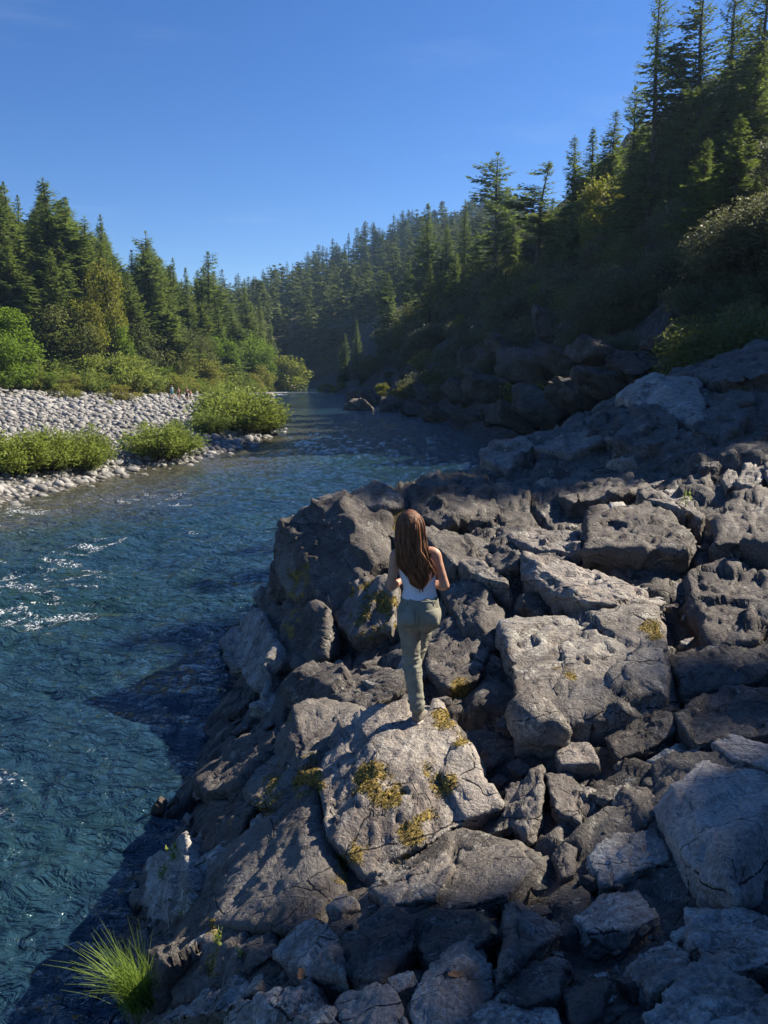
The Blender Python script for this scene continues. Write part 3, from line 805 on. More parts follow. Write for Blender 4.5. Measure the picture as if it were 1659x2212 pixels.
# moss that grows on the blocks: (u, v, radius in the picture, amount)
MOSS = [(805,1692,52,1.0),(850,1720,38,1.0),(780,1820,48,1.0),(765,1850,40,1.0),(885,1800,50,1.0),(930,1770,34,.9),(880,1840,36,.9),(955,1690,38,.9),(930,1655,34,.7),(965,1560,40,1.0),(990,1590,28,.9),
        (1410,1360,27,1.3),(660,1690,44,.9),(600,1700,50,.6),(560,1740,40,.6),(660,1640,50,.5),(700,1560,50,.4),(640,1560,40,.5),(500,1780,35,.5),(1000,1490,34,.9),
        (805,1320,75,.75),(650,1240,45,.7),(640,1270,35,.7),(640,1330,25,.8),(620,1360,22,.9),(445,2010,50,.7),(460,2080,70,.6),(690,2000,40,.5),(745,1890,35,.7),(430,1850,40,.5),
        (760,2230,30,.9),(1200,1430,26,.6),(1230,1460,22,.6)]
_mo = np.array(MOSS)

def bank_attrs(W):
    u, v, d = proj(W)
    m = np.zeros(len(W))
    for a, b, r, k in MOSS:
        m = np.maximum(m, k * np.exp(-(((u - a) / r) ** 2 + ((v - b) / r) ** 2) ** 1.2 * 0.9))
    m = m * (0.72 + 0.9 * fbm(W * 6.0, 3, 55))
    wet = 1 - sstep(0.10, 0.42, W[:, 2] + 0.1 * fbm(W * 2, 2, 4))
    return {'moss': np.clip(m, 0, 1), 'wet': wet}

HERO_OBJ = {}
HERO_MESH = {}
for k, (name, (outl, inner, lift, mat, label, cat)) in enumerate(HEROES.items()):
    pts, size, c = hero_points(outl, inner, lift * 1.3)
    span = max(max(a for a, _ in outl) - min(a for a, _ in outl), max(b for _, b in outl) - min(b for _, b in outl))
    n = int(np.clip(span / 6.5, 14, 44))
    W, F = rough_rock(pts, n, 70, k + 1, {'M2': .45, 'R4': .5, 'R10': .5, 'H9': .6, 'M1': .8, 'R5': .6}.get(name, 1.0), scale=size * 0.62)
    me = new_mesh('block', W, F, M[mat], False, bank_attrs(W))
    if label:
        o = link('boulder' if cat in ('boulder', 'cliff') else ('rock_slab' if cat == 'slab' else 'rock'), me)
        tag(o, label, cat, kind='thing')
        o.name = {'boulder': 'boulder', 'cliff': 'cliff_face', 'slab': 'rock_slab'}.get(cat, 'stone_block')
    else:
        o = link('rock', me, bank)
    HERO_OBJ[name] = o
    HERO_MESH[name] = (W, F)

# --- loose and wedged rocks over the rest of the bank, copies of a few shapes
def proto_rock(seed, dims, n=12, mat='rock', p=22):
    r = np.random.default_rng(seed)
    pts = r.normal(size=(15, 3)); pts /= np.linalg.norm(pts, axis=1, keepdims=True)
    box = np.sign(pts) * np.abs(pts) ** 0.45
    pts = box * np.array(dims) * r.uniform(0.75, 1.0, (15, 1))
    W, F = rough_rock(pts, n, 50, seed, 0.9)
    return new_mesh('bank_rock', W, F, M[mat], False, {'moss': np.zeros(len(W)), 'wet': np.zeros(len(W))})
mats = ['rock', 'rock', 'rock_pale', 'rock_white', 'rock_brown', 'rock', 'rock_white', 'rock']
PR = [proto_rock(100 + i, d, 13, mats[i % 8]) for i, d in enumerate([(1, .8, .6), (1.2, .7, .45), (.9, .9, .8), (1.4, .8, .4), (1, .6, .5), (1.1, .9, .5), (.8, .7, .9), (1.3, .6, .6),
                                                                    (1, .9, .4), (1.2, 1, .6), (.9, .6, .7), (1.5, .7, .5)])]
HP = np.array([HERO_OBJ[k].name for k in HERO_OBJ])
polys = [np.array(h[0]) for h in HEROES.values()]
def scatter_bank(count, smin, smax, seed, seen_pad=60):
    r = np.random.default_rng(seed)
    made = []
    tries = 0
    while len(made) < count and tries < count * 40:
        tries += 1
        u = r.uniform(230, 1700); v = r.uniform(900, 2260)
        pt = bank_hit(u, v)
        if pt[2] < 0.12 or pt[1] > 34 or pt[1] < 2.0: continue
        if any(q[:, 0].min() < u < q[:, 0].max() and q[:, 1].min() < v < q[:, 1].max() and inside_poly(np.array([u]), np.array([v]), q)[0] for q in polys) and r.random() < 0.97: continue
        px = r.uniform(smin, smax)
        s = px * pt[1] / FOC
        if any((u - a) ** 2 + (v - b) ** 2 < (0.62 * (px + c)) ** 2 for a, b, c in made): continue
        made.append((u, v, px))
        e = 0.15
        zx = bank_z([pt[0] + e, pt[0] - e, pt[0], pt[0]], [pt[1], pt[1], pt[1] + e, pt[1] - e])
        nrm = Vector((-(zx[0] - zx[1]) / (2 * e), -(zx[2] - zx[3]) / (2 * e), 1.0)).normalized()
        q = Vector((0, 0, 1)).rotation_difference(nrm.lerp(Vector((0, 0, 1)), 0.35))
        yaw = Matrix.Rotation(0.55 + r.normal(0, .3) + (math.pi if r.random() < .5 else 0), 4, 'Z')
        tilt = Matrix.Rotation(r.normal(0, 0.28), 4, 'X')
        o = link('rock', PR[int(r.integers(len(PR)))], bank)
        sc = Vector((s * r.uniform(.8, 1.25), s * r.uniform(.8, 1.25), s * r.uniform(.75, 1.2)))
        o.matrix_world = Matrix.Translation(Vector(tuple(pt)) - nrm * s * 0.12) @ q.to_matrix().to_4x4() @ yaw @ tilt @ Matrix.Diagonal(sc).to_4x4()
    return made
scatter_bank(75, 26, 52, 3)
scatter_bank(110, 12, 24, 4)

# --- rocks standing in the river
def river_rock(outline_uv, Y, mat, label, seed, thick=0.5, n=18):
    pts = [P(u, v, Y) for u, v in outline_uv]
    c = np.mean(pts, 0); sz = np.linalg.norm(np.array(pts) - c, axis=1).mean()
    allp = []
    for q in pts:
        allp += [q + np.array([0, -thick * sz, 0]), q + np.array([0, thick * sz, 0])]
    allp += [c + np.array([0, -thick * 1.5 * sz, 0.25 * sz]), np.array([c[0], c[1], -0.6 * sz])]
    W, F = rough_rock(np.array(allp), n, 40, seed, 1.2, scale=sz * .6)
    at = bank_attrs(W); at['moss'] *= 0
    at['wet'] = 1 - sstep(0.02, 0.12 * sz + .08, W[:, 2])
    return tag(link('river_rock', new_mesh('river_rock', W, F, M[mat], False, at)), label, 'rock', kind='thing')
river_rock([(738,900),(744,876),(760,862),(785,862),(803,878),(812,903),(775,910)], 97, 'rock', 'rounded sunlit boulder standing alone in the river bend', 901, .5, 22)
river_rock([(322,1790),(330,1745),(345,1722),(358,1735),(350,1790)], 7.9, 'rock', 'pointed wet fin of rock in the water below the bank', 902, .3)
river_rock([(358,1775),(362,1738),(378,1722),(396,1745),(398,1775)], 8.1, 'rock', 'jagged wet rock beside the pointed fin in the water', 903, .35)
river_rock([(412,1672),(420,1645),(440,1640),(446,1672)], 9.2, 'rock', 'small wet rock awash off the bank', 904, .5)
river_rock([(440,1680),(455,1640),(490,1630),(492,1680)], 9.0, 'rock', 'wet rock at the foot of the bank by the small awash rock', 905, .5)
river_rock([(486,1372),(492,1355),(512,1350),(520,1375)], 13.6, 'rock', 'low wet rock off the white streaked toe', 906, .6, 14)
river_rock([(748,864),(752,842),(800,838),(812,862)], 128, 'rock', 'dark rock ledge jutting into the river at the bend', 907, 1.2, 14)
river_rock([(606,838),(612,822),(626,824),(640,836),(640,846),(610,848)], 206, 'rock_pale', 'pale rocks of the point where the left bank ends', 908, .8, 14)
river_rock([(560,862),(566,850),(590,848),(600,860)], 150, 'rock_pale', 'low pale rocks on the left shore before the point', 909, .8, 10)

# --- rock shelves and bluffs of the right bank upstream
def outcrop(u, v, Y, w, h, seed, n=16, mat='rock_far', tilt=.0):
    c = P(u, v, Y)
    s = Y / FOC
    r = np.random.default_rng(seed)
    pts = r.normal(size=(16, 3)); pts /= np.linalg.norm(pts, axis=1, keepdims=True)
    pts = np.sign(pts) * np.abs(pts) ** 0.5 * np.array([w * s * .5, w * s * .55, h * s * .5])
    pts[:, 2] += tilt * pts[:, 0]
    W, F = rough_rock(pts + c, n, 40, seed, 1.3)
    o = link('rock', new_mesh('outcrop', W, F, M[mat], False, {'moss': np.zeros(len(W)), 'wet': np.zeros(len(W))}), land)
for i, (u, v, Y, w, h) in enumerate([(850,880,94,70,36),(905,892,84,80,34),(960,905,75,90,40),(1010,915,66,90,46),(1060,915,58,90,60),(1110,900,50,110,70),(1170,880,46,120,80),(1240,860,42,120,80),(1300,835,40,120,80),(1380,800,38,130,70),
        (1060,840,64,120,60),(1000,850,76,90,50),(1130,800,56,140,80),(1200,790,52,120,70),(1290,770,46,120,60),(930,860,90,80,40),(1010,790,86,60,70),(1230,740,58,70,90),(1290,690,60,70,100),(1440,640,52,60,110),(1380,660,56,60,110),
        (1340,620,60,50,90),(1180,700,68,60,80),(1450,760,40,120,60),(800,868,112,60,30),(1090,760,70,80,60),(1420,560,58,50,80)]):
    outcrop(u, v, Y, w, h, 950 + i, tilt=-.3)
# ------------------------------------------------------------------ gravel bar, cobbles
def cobble_mesh(seed, res):
    r = np.random.default_rng(seed)
    V, F = csphere(res)
    W = V * np.array([1, r.uniform(.62, .95), r.uniform(.42, .7)])
    W = W * (1 + 0.16 * fbm(V * 1.3 + seed, 2, seed))[:, None]
    return W, F
t = NT('river cobbles')
rn = t.node('ShaderNodeObjectInfo').outputs['Random']
p = t.pos()
rr = t.math('FRACT', t.math('MULTIPLY', t.math('ADD', rn, t.attr('tone')), 1.0))
c = t.mix(rr, (0.11, 0.108, 0.104), (0.34, 0.335, 0.32))
c = t.mix(t.ramp(t.noise(p, 7, 4, 0.7), 0.4, 0.7, 0, 0.5), c, (0.24, 0.22, 0.19))
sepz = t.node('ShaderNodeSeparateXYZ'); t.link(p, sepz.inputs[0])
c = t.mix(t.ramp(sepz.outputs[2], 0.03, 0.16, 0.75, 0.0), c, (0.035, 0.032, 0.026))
t.bsdf(c, 0.75, t.bump(t.noise(p, 16, 3, 0.6), 0.3, 0.03), 0.3)
M['cobble'] = t.m
bar = tag(link('gravel_bar', None), kind='structure')
_p = np.c_[GX.ravel(), GY.ravel()]
# bar sheet, finer than the terrain and just above it
gx2 = np.arange(-75, -6, 0.8); gy2 = np.arange(14, 135, 0.8)
X2, Y2 = np.meshgrid(gx2, gy2)
q2 = np.c_[X2.ravel(), Y2.ravel()]
z2 = land_z(q2[:, 0], q2[:, 1]) + 0.05
t = NT('gravel between cobbles')
p = t.pos()
vv = t.voro(p, 3.0)
c = t.mix(t.ramp(vv, 0.1, 0.6), (0.27, 0.262, 0.245), (0.09, 0.085, 0.078))
t.bsdf(c, 0.85, t.bump(t.math('SUBTRACT', 1.0, vv), 1.0, 0.25), 0.25)
M['gravel'] = t.m
keep = ((-sdist(q2, SHORE_L)) > -2.5) & ((-sdist(q2, BACK_L)) < 4)
F2 = grid_faces(*X2.shape); F2 = F2[keep[F2].all(1)]
sheet = link('gravel_sheet', new_mesh('gravel_sheet', np.c_[q2, z2], F2, M['gravel'], True), bar)
r = np.random.default_rng(21)
cand = []
# positions: jittered, denser near the viewer, sizes growing with distance as small stones merge
for Y0, Y1, step, smin, smax in ((15, 36, 0.34, .10, .30), (36, 50, 0.42, .12, .34), (50, 70, 0.56, .15, .44), (70, 95, 0.75, .20, .56), (95, 130, 1.05, .26, .66)):
    xs = np.arange(-75, -7, step); ys = np.arange(Y0, Y1, step)
    A, B = np.meshgrid(xs, ys)
    A = A.ravel() + r.uniform(-.45, .45, A.size) * step; B = B.ravel() + r.uniform(-.45, .45, B.size) * step
    ok = (np.abs(A) < 0.54 * B + 1.5)
    A, B = A[ok], B[ok]
    pts = np.c_[A, B]
    dl = -sdist(pts, SHORE_L); db = -sdist(pts, BACK_L)
    ok = (dl > -0.7 - 0.8 * r.random(len(A)) ** 3) & (db < 1.0)
    A, B, dl = A[ok], B[ok], dl[ok]
    s = smin + (smax - smin) * r.random(len(A)) ** 2.6
    s = np.where((dl < 2.0), s * 1.15, s)
    cand.append(np.c_[A, B, s])
cand = np.vstack(cand)
cz = land_z(cand[:, 0], cand[:, 1])
px = cand[:, 2] / cand[:, 1]
order = np.argsort(-px)
CM = [cobble_mesh(300 + i, 3) for i in range(7)]; CM2 = [cobble_mesh(320 + i, 2) for i in range(7)]
CMESH = [new_mesh('cobble', W, F, M['cobble'], True, {'tone': np.zeros(len(W))}) for W, F in CM]
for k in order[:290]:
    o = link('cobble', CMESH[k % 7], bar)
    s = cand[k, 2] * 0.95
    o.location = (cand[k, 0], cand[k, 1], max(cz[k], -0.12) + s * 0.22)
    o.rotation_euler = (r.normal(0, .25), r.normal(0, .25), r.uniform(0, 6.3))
    o.scale = (s, s, s)
VV, FF, TT = [], [], []
base = 0
for k in order[290:]:
    W, F = CM2[k % 7]
    s = cand[k, 2] * 0.95
    a = r.uniform(0, 6.3)
    ca, sa = math.cos(a), math.sin(a)
    tl = r.normal(0, .3)
    X = W[:, 0] * ca - W[:, 1] * sa; Yy = W[:, 0] * sa + W[:, 1] * ca
    Z = W[:, 2] + tl * X
    VV.append(np.c_[X * s + cand[k, 0], Yy * s + cand[k, 1], Z * s + max(cz[k], -0.12) + s * 0.25])
    FF.append(F + base); base += len(W)
    TT.append(np.full(len(W), r.random()))
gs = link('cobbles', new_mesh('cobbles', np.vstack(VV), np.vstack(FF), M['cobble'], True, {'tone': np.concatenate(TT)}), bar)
tag(gs, kind='stuff')

# ------------------------------------------------------------------ plants: shapes
def tube(pts, rad, sides=6):
    pts = np.asarray(pts, float); rad = np.asarray(rad, float)
    T = np.gradient(pts, axis=0); T /= np.linalg.norm(T, axis=1, keepdims=True) + 1e-9
    ref = np.where(np.abs(T[:, 2:3]) > 0.9, np.array([[1.0, 0, 0]]), np.array([[0, 0, 1.0]]))
    A = np.cross(T, ref); A /= np.linalg.norm(A, axis=1, keepdims=True) + 1e-9
    B = np.cross(T, A)
    th = np.linspace(0, 2 * math.pi, sides, endpoint=False)
    V = pts[:, None, :] + rad[:, None, None] * (A[:, None, :] * np.cos(th)[None, :, None] + B[:, None, :] * np.sin(th)[None, :, None])
    return V.reshape(-1, 3), grid_faces(len(pts), sides, True)

class Acc:
    def __init__(self): self.V = []; self.F = []; self.n = 0; self.A = []
    def add(self, V, F, a=None):
        self.V.append(V); self.F.append(F + self.n); self.n += len(V)
        self.A.append(np.zeros(len(V)) if a is None else (np.full(len(V), a) if np.isscalar(a) else a))
    def mesh(self, name, mat, smooth=False):
        return new_mesh(name, np.vstack(self.V), np.vstack(self.F), mat, smooth, {'tint': np.concatenate(self.A)})

def blades(base, direction, length, width, up, tint):
    """rhombic leaf quads"""
    d = direction / (np.linalg.norm(direction, axis=1, keepdims=True) + 1e-9)
    s = np.cross(d, up); s /= np.linalg.norm(s, axis=1, keepdims=True) + 1e-9
    L = length[:, None]; w = width[:, None]
    a = base; b = base + d * L * 0.45 + s * w; c = base + d * L; e = base + d * L * 0.45 - s * w
    V = np.stack([a, b, c, e], 1).reshape(-1, 3)
    F = np.arange(len(V)).reshape(-1, 4)
    return V, F, np.repeat(tint, 4)

def fir_shape(seed, h=30.0, r=4.2, clear=0.12, spacing=0.5, per=6, sparse=0.0, lean=0.0, spray=1.0, irregular=0.25, power=0.85):
    g = np.random.default_rng(seed)
    tr = Acc()
    zs = np.linspace(0, h, 14)
    wob = np.c_[lean * (zs / h) ** 2 * h + 0.12 * np.sin(zs * 0.4 + seed), 0.12 * np.cos(zs * 0.33 + seed), zs]
    wob[0, :2] = 0
    tr.add(*tube(wob, 0.016 * h * (1 - zs / h) ** 0.9 + 0.02, 8))
    leaf = Acc()
    z = clear * h
    bump_phase = g.uniform(0, 6.28, 4)
    while z < h * 0.985:
        f = z / h
        n = max(3, int(per * (1 - 0.35 * f) + g.integers(-1, 2)))
        if g.random() < sparse: n = max(1, n - 3)
        a0 = g.uniform(0, 6.28)
        for k in range(n):
            az = a0 + k * 6.283 / n + g.normal(0, 0.25)
            side = 1 + irregular * math.sin(az + bump_phase[0] + 5 * f) + irregular * 0.8 * math.sin(2 * az + bump_phase[1] + 11 * f)
            prof = (1 - f) ** power * min(1.0, 0.45 + (f - clear) * 4.5 + 0.2)
            L = max(0.25, r * prof * side * g.uniform(0.55, 1.12) + 0.02 * h * (1 - f) * 0.3)
            if L < 0.3: L = 0.3
            rise = 0.45 * f - 0.10 + g.normal(0, 0.08)
            m = max(3, int(L / (0.36 * spray)))
            s = np.linspace(0.12, 1, m)
            c0 = np.array([np.interp(z, zs, wob[:, 0]), np.interp(z, zs, wob[:, 1]), z])
            droop = -0.28 * (1 - 0.6 * f)
            px = c0 + np.c_[np.cos(az) * s * L, np.sin(az) * s * L, (rise * s + droop * s ** 2 + 0.16 * s ** 4) * L]
            if L > 1.2:
                tr.add(*tube(np.vstack([c0, px[m // 2], px[-1]]), [0.012 * L + 0.015, 0.008 * L + 0.01, 0.008], 4))
            out = np.array([np.cos(az), np.sin(az), 0.0]); lat = np.array([-np.sin(az), np.cos(az), 0.0])
            reps = 3
            bp = np.repeat(px, reps, 0)
            sg = np.tile(np.array([-1, 1, 0.0]), m)
            nn = len(bp)
            d = out * (0.75 + 0.3 * g.random((nn, 1))) + lat * (sg[:, None] * (0.9 + 0.4 * g.random((nn, 1)))) + np.c_[np.zeros(nn), np.zeros(nn), g.normal(-0.18, 0.28, nn)]
            env = np.repeat(np.sin(np.pi * np.clip(s * 0.85 + 0.1, 0, 1)) * 0.6 + 0.45, reps)
            ln = spray * (0.34 + 0.16 * L) * env * g.uniform(0.65, 1.25, nn)
            ln = np.minimum(ln, 1.5 * min(spray, 2.0))
            wd = ln * g.uniform(0.17, 0.30, nn)
            up = np.c_[g.normal(0, .35, nn), g.normal(0, .35, nn), np.ones(nn)]
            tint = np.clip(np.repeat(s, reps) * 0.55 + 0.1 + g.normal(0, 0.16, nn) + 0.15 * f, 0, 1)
            leaf.add(*blades(bp + g.normal(0, .05, (nn, 3)), d, ln, wd, up, tint))
        z += spacing * g.uniform(0.7, 1.35) * (1.15 - 0.55 * f)
    top = np.tile(np.array([[wob[-1, 0], wob[-1, 1], h - 0.5]]), (10, 1))
    dd = np.c_[g.normal(0, .4, (10, 2)), np.ones(10) * 1.2]
    leaf.add(*blades(top, dd, np.full(10, 0.9), np.full(10, 0.10), np.tile([[1.0, 0.3, 0]], (10, 1)), np.full(10, .6)))
    return tr, leaf, h

def broad_shape(seed, h=12.0, r=4.0, clumps=46, leaves=130, leaf=0.26, base=0.18, stems=1, aspect=0.55, narrow=0.5):
    g = np.random.default_rng(seed)
    tr = Acc(); lf = Acc()
    cz0 = base * h
    C = []
    for _ in range(clumps):
        while True:
            q = g.uniform(-1, 1, 3)
            if 0.25 < np.linalg.norm(q) < 1: break
        q = q / np.linalg.norm(q) * np.linalg.norm(q) ** 0.5
        sh = 1 + 0.22 * math.sin(3 * math.atan2(q[1], q[0]) + seed) + g.normal(0, 0.08)
        C.append((q[0] * r * 0.82 * sh, q[1] * r * 0.82 * sh, cz0 + (h - cz0) * (0.5 + 0.46 * q[2])))
    C = np.array(C)
    for s in range(stems):
        a = g.uniform(0, 6.28); sp = 0 if stems == 1 else 0.25 * r
        bx_, by_ = math.cos(a) * sp * 0.3, math.sin(a) * sp * 0.3
        zs = np.linspace(0, h * 0.62, 6)
        ln = g.normal(0, 0.10, 2) + (np.array([math.cos(a), math.sin(a)]) * 0.35 if stems > 1 else 0)
        path = np.c_[bx_ + ln[0] * zs + 0.1 * np.sin(zs), by_ + ln[1] * zs, zs]
        tr.add(*tube(path, 0.022 * h * (1 - 0.75 * zs / zs[-1]) / math.sqrt(stems), 7))
        for c in C[s::stems][:14]:
            k = np.argmin(np.abs(zs - c[2] * 0.5))
            m = (path[k] + c) / 2 + np.array([0, 0, -0.05 * h])
            tr.add(*tube(np.vstack([path[k], m, c]), [0.006 * h, 0.004 * h, 0.002 * h], 5))
    rc = 0.34 * r * (h / (2.4 * r)) ** 0.3
    for c in C:
        n = int(leaves * g.uniform(0.6, 1.3))
        d = g.normal(size=(n, 3)); d /= np.linalg.norm(d, axis=1, keepdims=True)
        rad = rc * g.uniform(0.7, 1.25) * g.random(n) ** 0.42
        pos = c + d * rad[:, None] * np.array([1, 1, aspect + 0.2])
        dirn = d * 0.7 + g.normal(0, .5, (n, 3)) + np.array([0, 0, -0.15])
        ln = leaf * g.uniform(0.6, 1.3, n)
        up = g.normal(0, .5, (n, 3)) + np.array([0, 0, 1.0])
        ct = g.uniform(0, 0.45)
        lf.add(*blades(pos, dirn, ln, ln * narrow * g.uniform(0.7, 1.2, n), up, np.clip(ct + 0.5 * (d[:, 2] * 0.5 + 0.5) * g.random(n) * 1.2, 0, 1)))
    return tr, lf, h

def willow_shape(seed, h=3.0, r=2.6, stems=60, leaf=0.24, per=120):
    g = np.random.default_rng(seed)
    tr = Acc(); lf = Acc()
    for s in range(stems):
        a = g.uniform(0, 6.28); out = r * math.sqrt(g.random()) * 1.0
        hh = h * (1 - 0.5 * (out / r) ** 2) * g.uniform(0.7, 1.08)
        s_ = np.linspace(0, 1, 6)
        b0 = np.array([math.cos(a), math.sin(a)]) * out * 0.25 + g.normal(0, .1, 2)
        e = np.array([math.cos(a), math.sin(a)]) * out
        path = np.c_[b0[0] + (e[0] - b0[0]) * s_ ** 1.3, b0[1] + (e[1] - b0[1]) * s_ ** 1.3, hh * s_ ** 0.8]
        tr.add(*tube(path, 0.028 * (1 - 0.8 * s_), 4))
        n = int(per * g.uniform(0.7, 1.3))
        k = g.random(n) ** 0.65 * 0.85 + 0.15
        pos = np.stack([np.interp(k, s_, path[:, i]) for i in range(3)], 1) + g.normal(0, 0.085 * h, (n, 3)) * (0.45 + 0.6 * k[:, None])
        pos[:, 2] = np.maximum(pos[:, 2], 0.05)
        d = np.c_[np.cos(a) + g.normal(0, .8, n), np.sin(a) + g.normal(0, .8, n), g.normal(0.55, .6, n)]
        ln = leaf * g.uniform(.6, 1.35, n)
        up = g.normal(0, .7, (n, 3)) + np.array([0, 0, .8])
        ct = g.uniform(-.15, .3)
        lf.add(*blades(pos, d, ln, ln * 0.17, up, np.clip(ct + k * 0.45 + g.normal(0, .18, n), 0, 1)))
    return tr, lf, h

def meshes(shape, mat, bark='bark', name='crown'):
    tr, lf, h = shape
    return tr.mesh('trunk', M[bark], True), lf.mesh(name, M[mat]), h

SH = {}
for i in range(5):
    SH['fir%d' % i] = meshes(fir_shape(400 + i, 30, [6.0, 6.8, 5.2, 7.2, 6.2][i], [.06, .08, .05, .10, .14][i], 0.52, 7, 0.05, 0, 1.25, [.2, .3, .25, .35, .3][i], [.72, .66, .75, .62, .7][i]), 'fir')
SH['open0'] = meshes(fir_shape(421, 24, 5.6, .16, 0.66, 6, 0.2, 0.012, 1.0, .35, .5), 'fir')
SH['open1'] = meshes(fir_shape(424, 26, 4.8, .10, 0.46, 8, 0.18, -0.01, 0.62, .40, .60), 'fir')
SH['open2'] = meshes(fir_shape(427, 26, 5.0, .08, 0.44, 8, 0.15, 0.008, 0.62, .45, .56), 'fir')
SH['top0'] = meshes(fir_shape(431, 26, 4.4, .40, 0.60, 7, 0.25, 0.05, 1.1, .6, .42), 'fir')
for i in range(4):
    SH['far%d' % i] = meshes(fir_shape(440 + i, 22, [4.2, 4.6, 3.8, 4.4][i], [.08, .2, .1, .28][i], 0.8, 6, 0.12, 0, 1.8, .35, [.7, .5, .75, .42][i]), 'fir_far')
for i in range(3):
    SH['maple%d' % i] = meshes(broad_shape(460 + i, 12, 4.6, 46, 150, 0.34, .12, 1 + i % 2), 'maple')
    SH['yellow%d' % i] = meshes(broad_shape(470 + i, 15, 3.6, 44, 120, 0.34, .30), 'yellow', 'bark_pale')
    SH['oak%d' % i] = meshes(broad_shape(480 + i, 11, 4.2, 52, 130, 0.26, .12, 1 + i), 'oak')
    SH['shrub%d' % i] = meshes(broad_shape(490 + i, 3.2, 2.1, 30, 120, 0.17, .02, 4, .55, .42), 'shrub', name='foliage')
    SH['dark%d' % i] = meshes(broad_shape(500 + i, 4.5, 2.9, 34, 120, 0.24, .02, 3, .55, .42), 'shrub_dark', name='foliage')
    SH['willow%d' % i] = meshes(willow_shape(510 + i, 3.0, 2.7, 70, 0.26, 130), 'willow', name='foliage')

GLADES = [(-0.4, 98, 2.5, 4.0), (-4.5, 97, 1.0, 3.0)]        # spots the sun reaches between the trees of the right slope
def in_glade(loc, height, r):
    for x, y, z, rad in GLADES:
        dx, dy = loc[0] - x, loc[1] - y
        s_ = dx * math.sin(SUN_AZ) + dy * math.cos(SUN_AZ); off = abs(dx * math.cos(SUN_AZ) - dy * math.sin(SUN_AZ))
        if s_ > 8 and off < rad + r and loc[2] + height > z + s_ * math.tan(SUN_EL) - rad: return True
    return False
SH['near0'] = meshes(broad_shape(521, 6, 3.2, 70, 240, 0.15, .03, 4, .6, .42), 'shrub_dark', name='foliage')
SH['near1'] = meshes(broad_shape(522, 6, 3.4, 70, 240, 0.16, .03, 4, .6, .42), 'oak', name='foliage')
SH['near2'] = meshes(broad_shape(523, 5, 3.0, 64, 240, 0.14, .02, 4, .6, .42), 'oak', name='foliage')
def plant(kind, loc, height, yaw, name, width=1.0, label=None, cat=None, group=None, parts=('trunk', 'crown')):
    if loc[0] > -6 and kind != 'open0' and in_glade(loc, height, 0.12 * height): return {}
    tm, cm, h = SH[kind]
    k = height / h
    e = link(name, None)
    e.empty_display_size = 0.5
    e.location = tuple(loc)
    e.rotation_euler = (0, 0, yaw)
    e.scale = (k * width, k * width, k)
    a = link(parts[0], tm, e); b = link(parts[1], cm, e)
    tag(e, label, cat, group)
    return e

# ------------------------------------------------------------------ plants: places
PL = []      # (u_top, v_top, Y, kind, name, width, label, category, group)
g = np.random.default_rng(77)
def on_land(u, Y):
    x = (u - CXP) / FOC * Y * 1.0
    return x
def tree_top(u, v, Y, kind, name, width=1.0, label=None, cat='tree', group=None, hmin=3.0, sink=0.3, parts=('trunk', 'crown')):
    q = P(u, v, Y)
    z0 = float(land_z([q[0]], [q[1]])[0])
    h = max(q[2] - z0 + sink, hmin)
    return plant(kind, (q[0], q[1], z0 - sink), h, g.uniform(0, 6.28), name, width, label, cat, group, parts)

LEFT_SKY = np.array([(-60,400),(0,392),(20,420),(35,425),(50,470),(65,440),(92,387),(112,430),(140,428),(165,472),(180,468),(200,505),(215,468),(235,530),(262,562),(285,540),(316,502),(345,555),(372,560),(400,582),(430,578),(450,550),(470,592),(495,578),(520,602),(545,612),(560,640),(580,690),(600,745),(615,795)], float)
FAR_SKY = np.array([(430,592),(480,585),(520,586),(560,580),(590,566),(640,560),(680,530),(720,510),(760,500),(790,482),(830,470),(870,452),(900,446),(940,450),(1000,455),(1050,452),(1100,470)], float)

# featured trees of the left bank: u, v of the top, distance, shape, width, label
featured_left = [
 (8,395,118,'fir1',1.0,'dark fir cut by the picture\'s edge, beside the tallest fir on the left bank'), (92,385,114,'fir3',1.15,'tallest fir on the left bank, its pointed top above all its neighbours'),
 (140,428,118,'fir0',1.2,'broad-topped fir close beside the tallest fir of the left bank'), (215,466,124,'fir2',.9,'slim spire-topped fir between the tall firs and the yellowing tree'), (36,424,122,'fir2',1.0,'narrow fir in the gap left of the tallest left-bank fir'),
 (316,501,138,'open0',.95,'open symmetrical fir that stands clear of the left bank skyline'), (283,542,136,'fir4',.95,'shorter fir at the foot of the open symmetrical fir'), (345,556,142,'fir1',.95,'dense fir just past the open symmetrical fir'),
 (372,558,152,'fir2',.9,'small pointed fir at the dip of the left skyline'), (400,580,158,'fir0',.9,'small fir beside the dip of the left skyline'), (450,548,168,'top0',1.1,'lopsided flat-topped fir with a bare trunk leaning above the far left bank'),
 (560,645,196,'fir2',.8,'slim fir near the rocky point of the left bank'), (585,700,200,'fir4',.8,'last fir on the rocky point where the river bends'), (528,604,186,'fir0',.85,'fir on the shoulder of the left bank above the rocky point'),
 (250,560,128,'fir1',.9,'dense low fir behind the yellowing tree'), (180,467,120,'fir4',1.0,'fir tucked behind the broad-topped fir'),
]
for u, v, Y, kd, w, lb in featured_left:
    tree_top(u, v, Y, kd, 'fir_tree', w, lb, 'fir tree', 'conifers of the left bank')
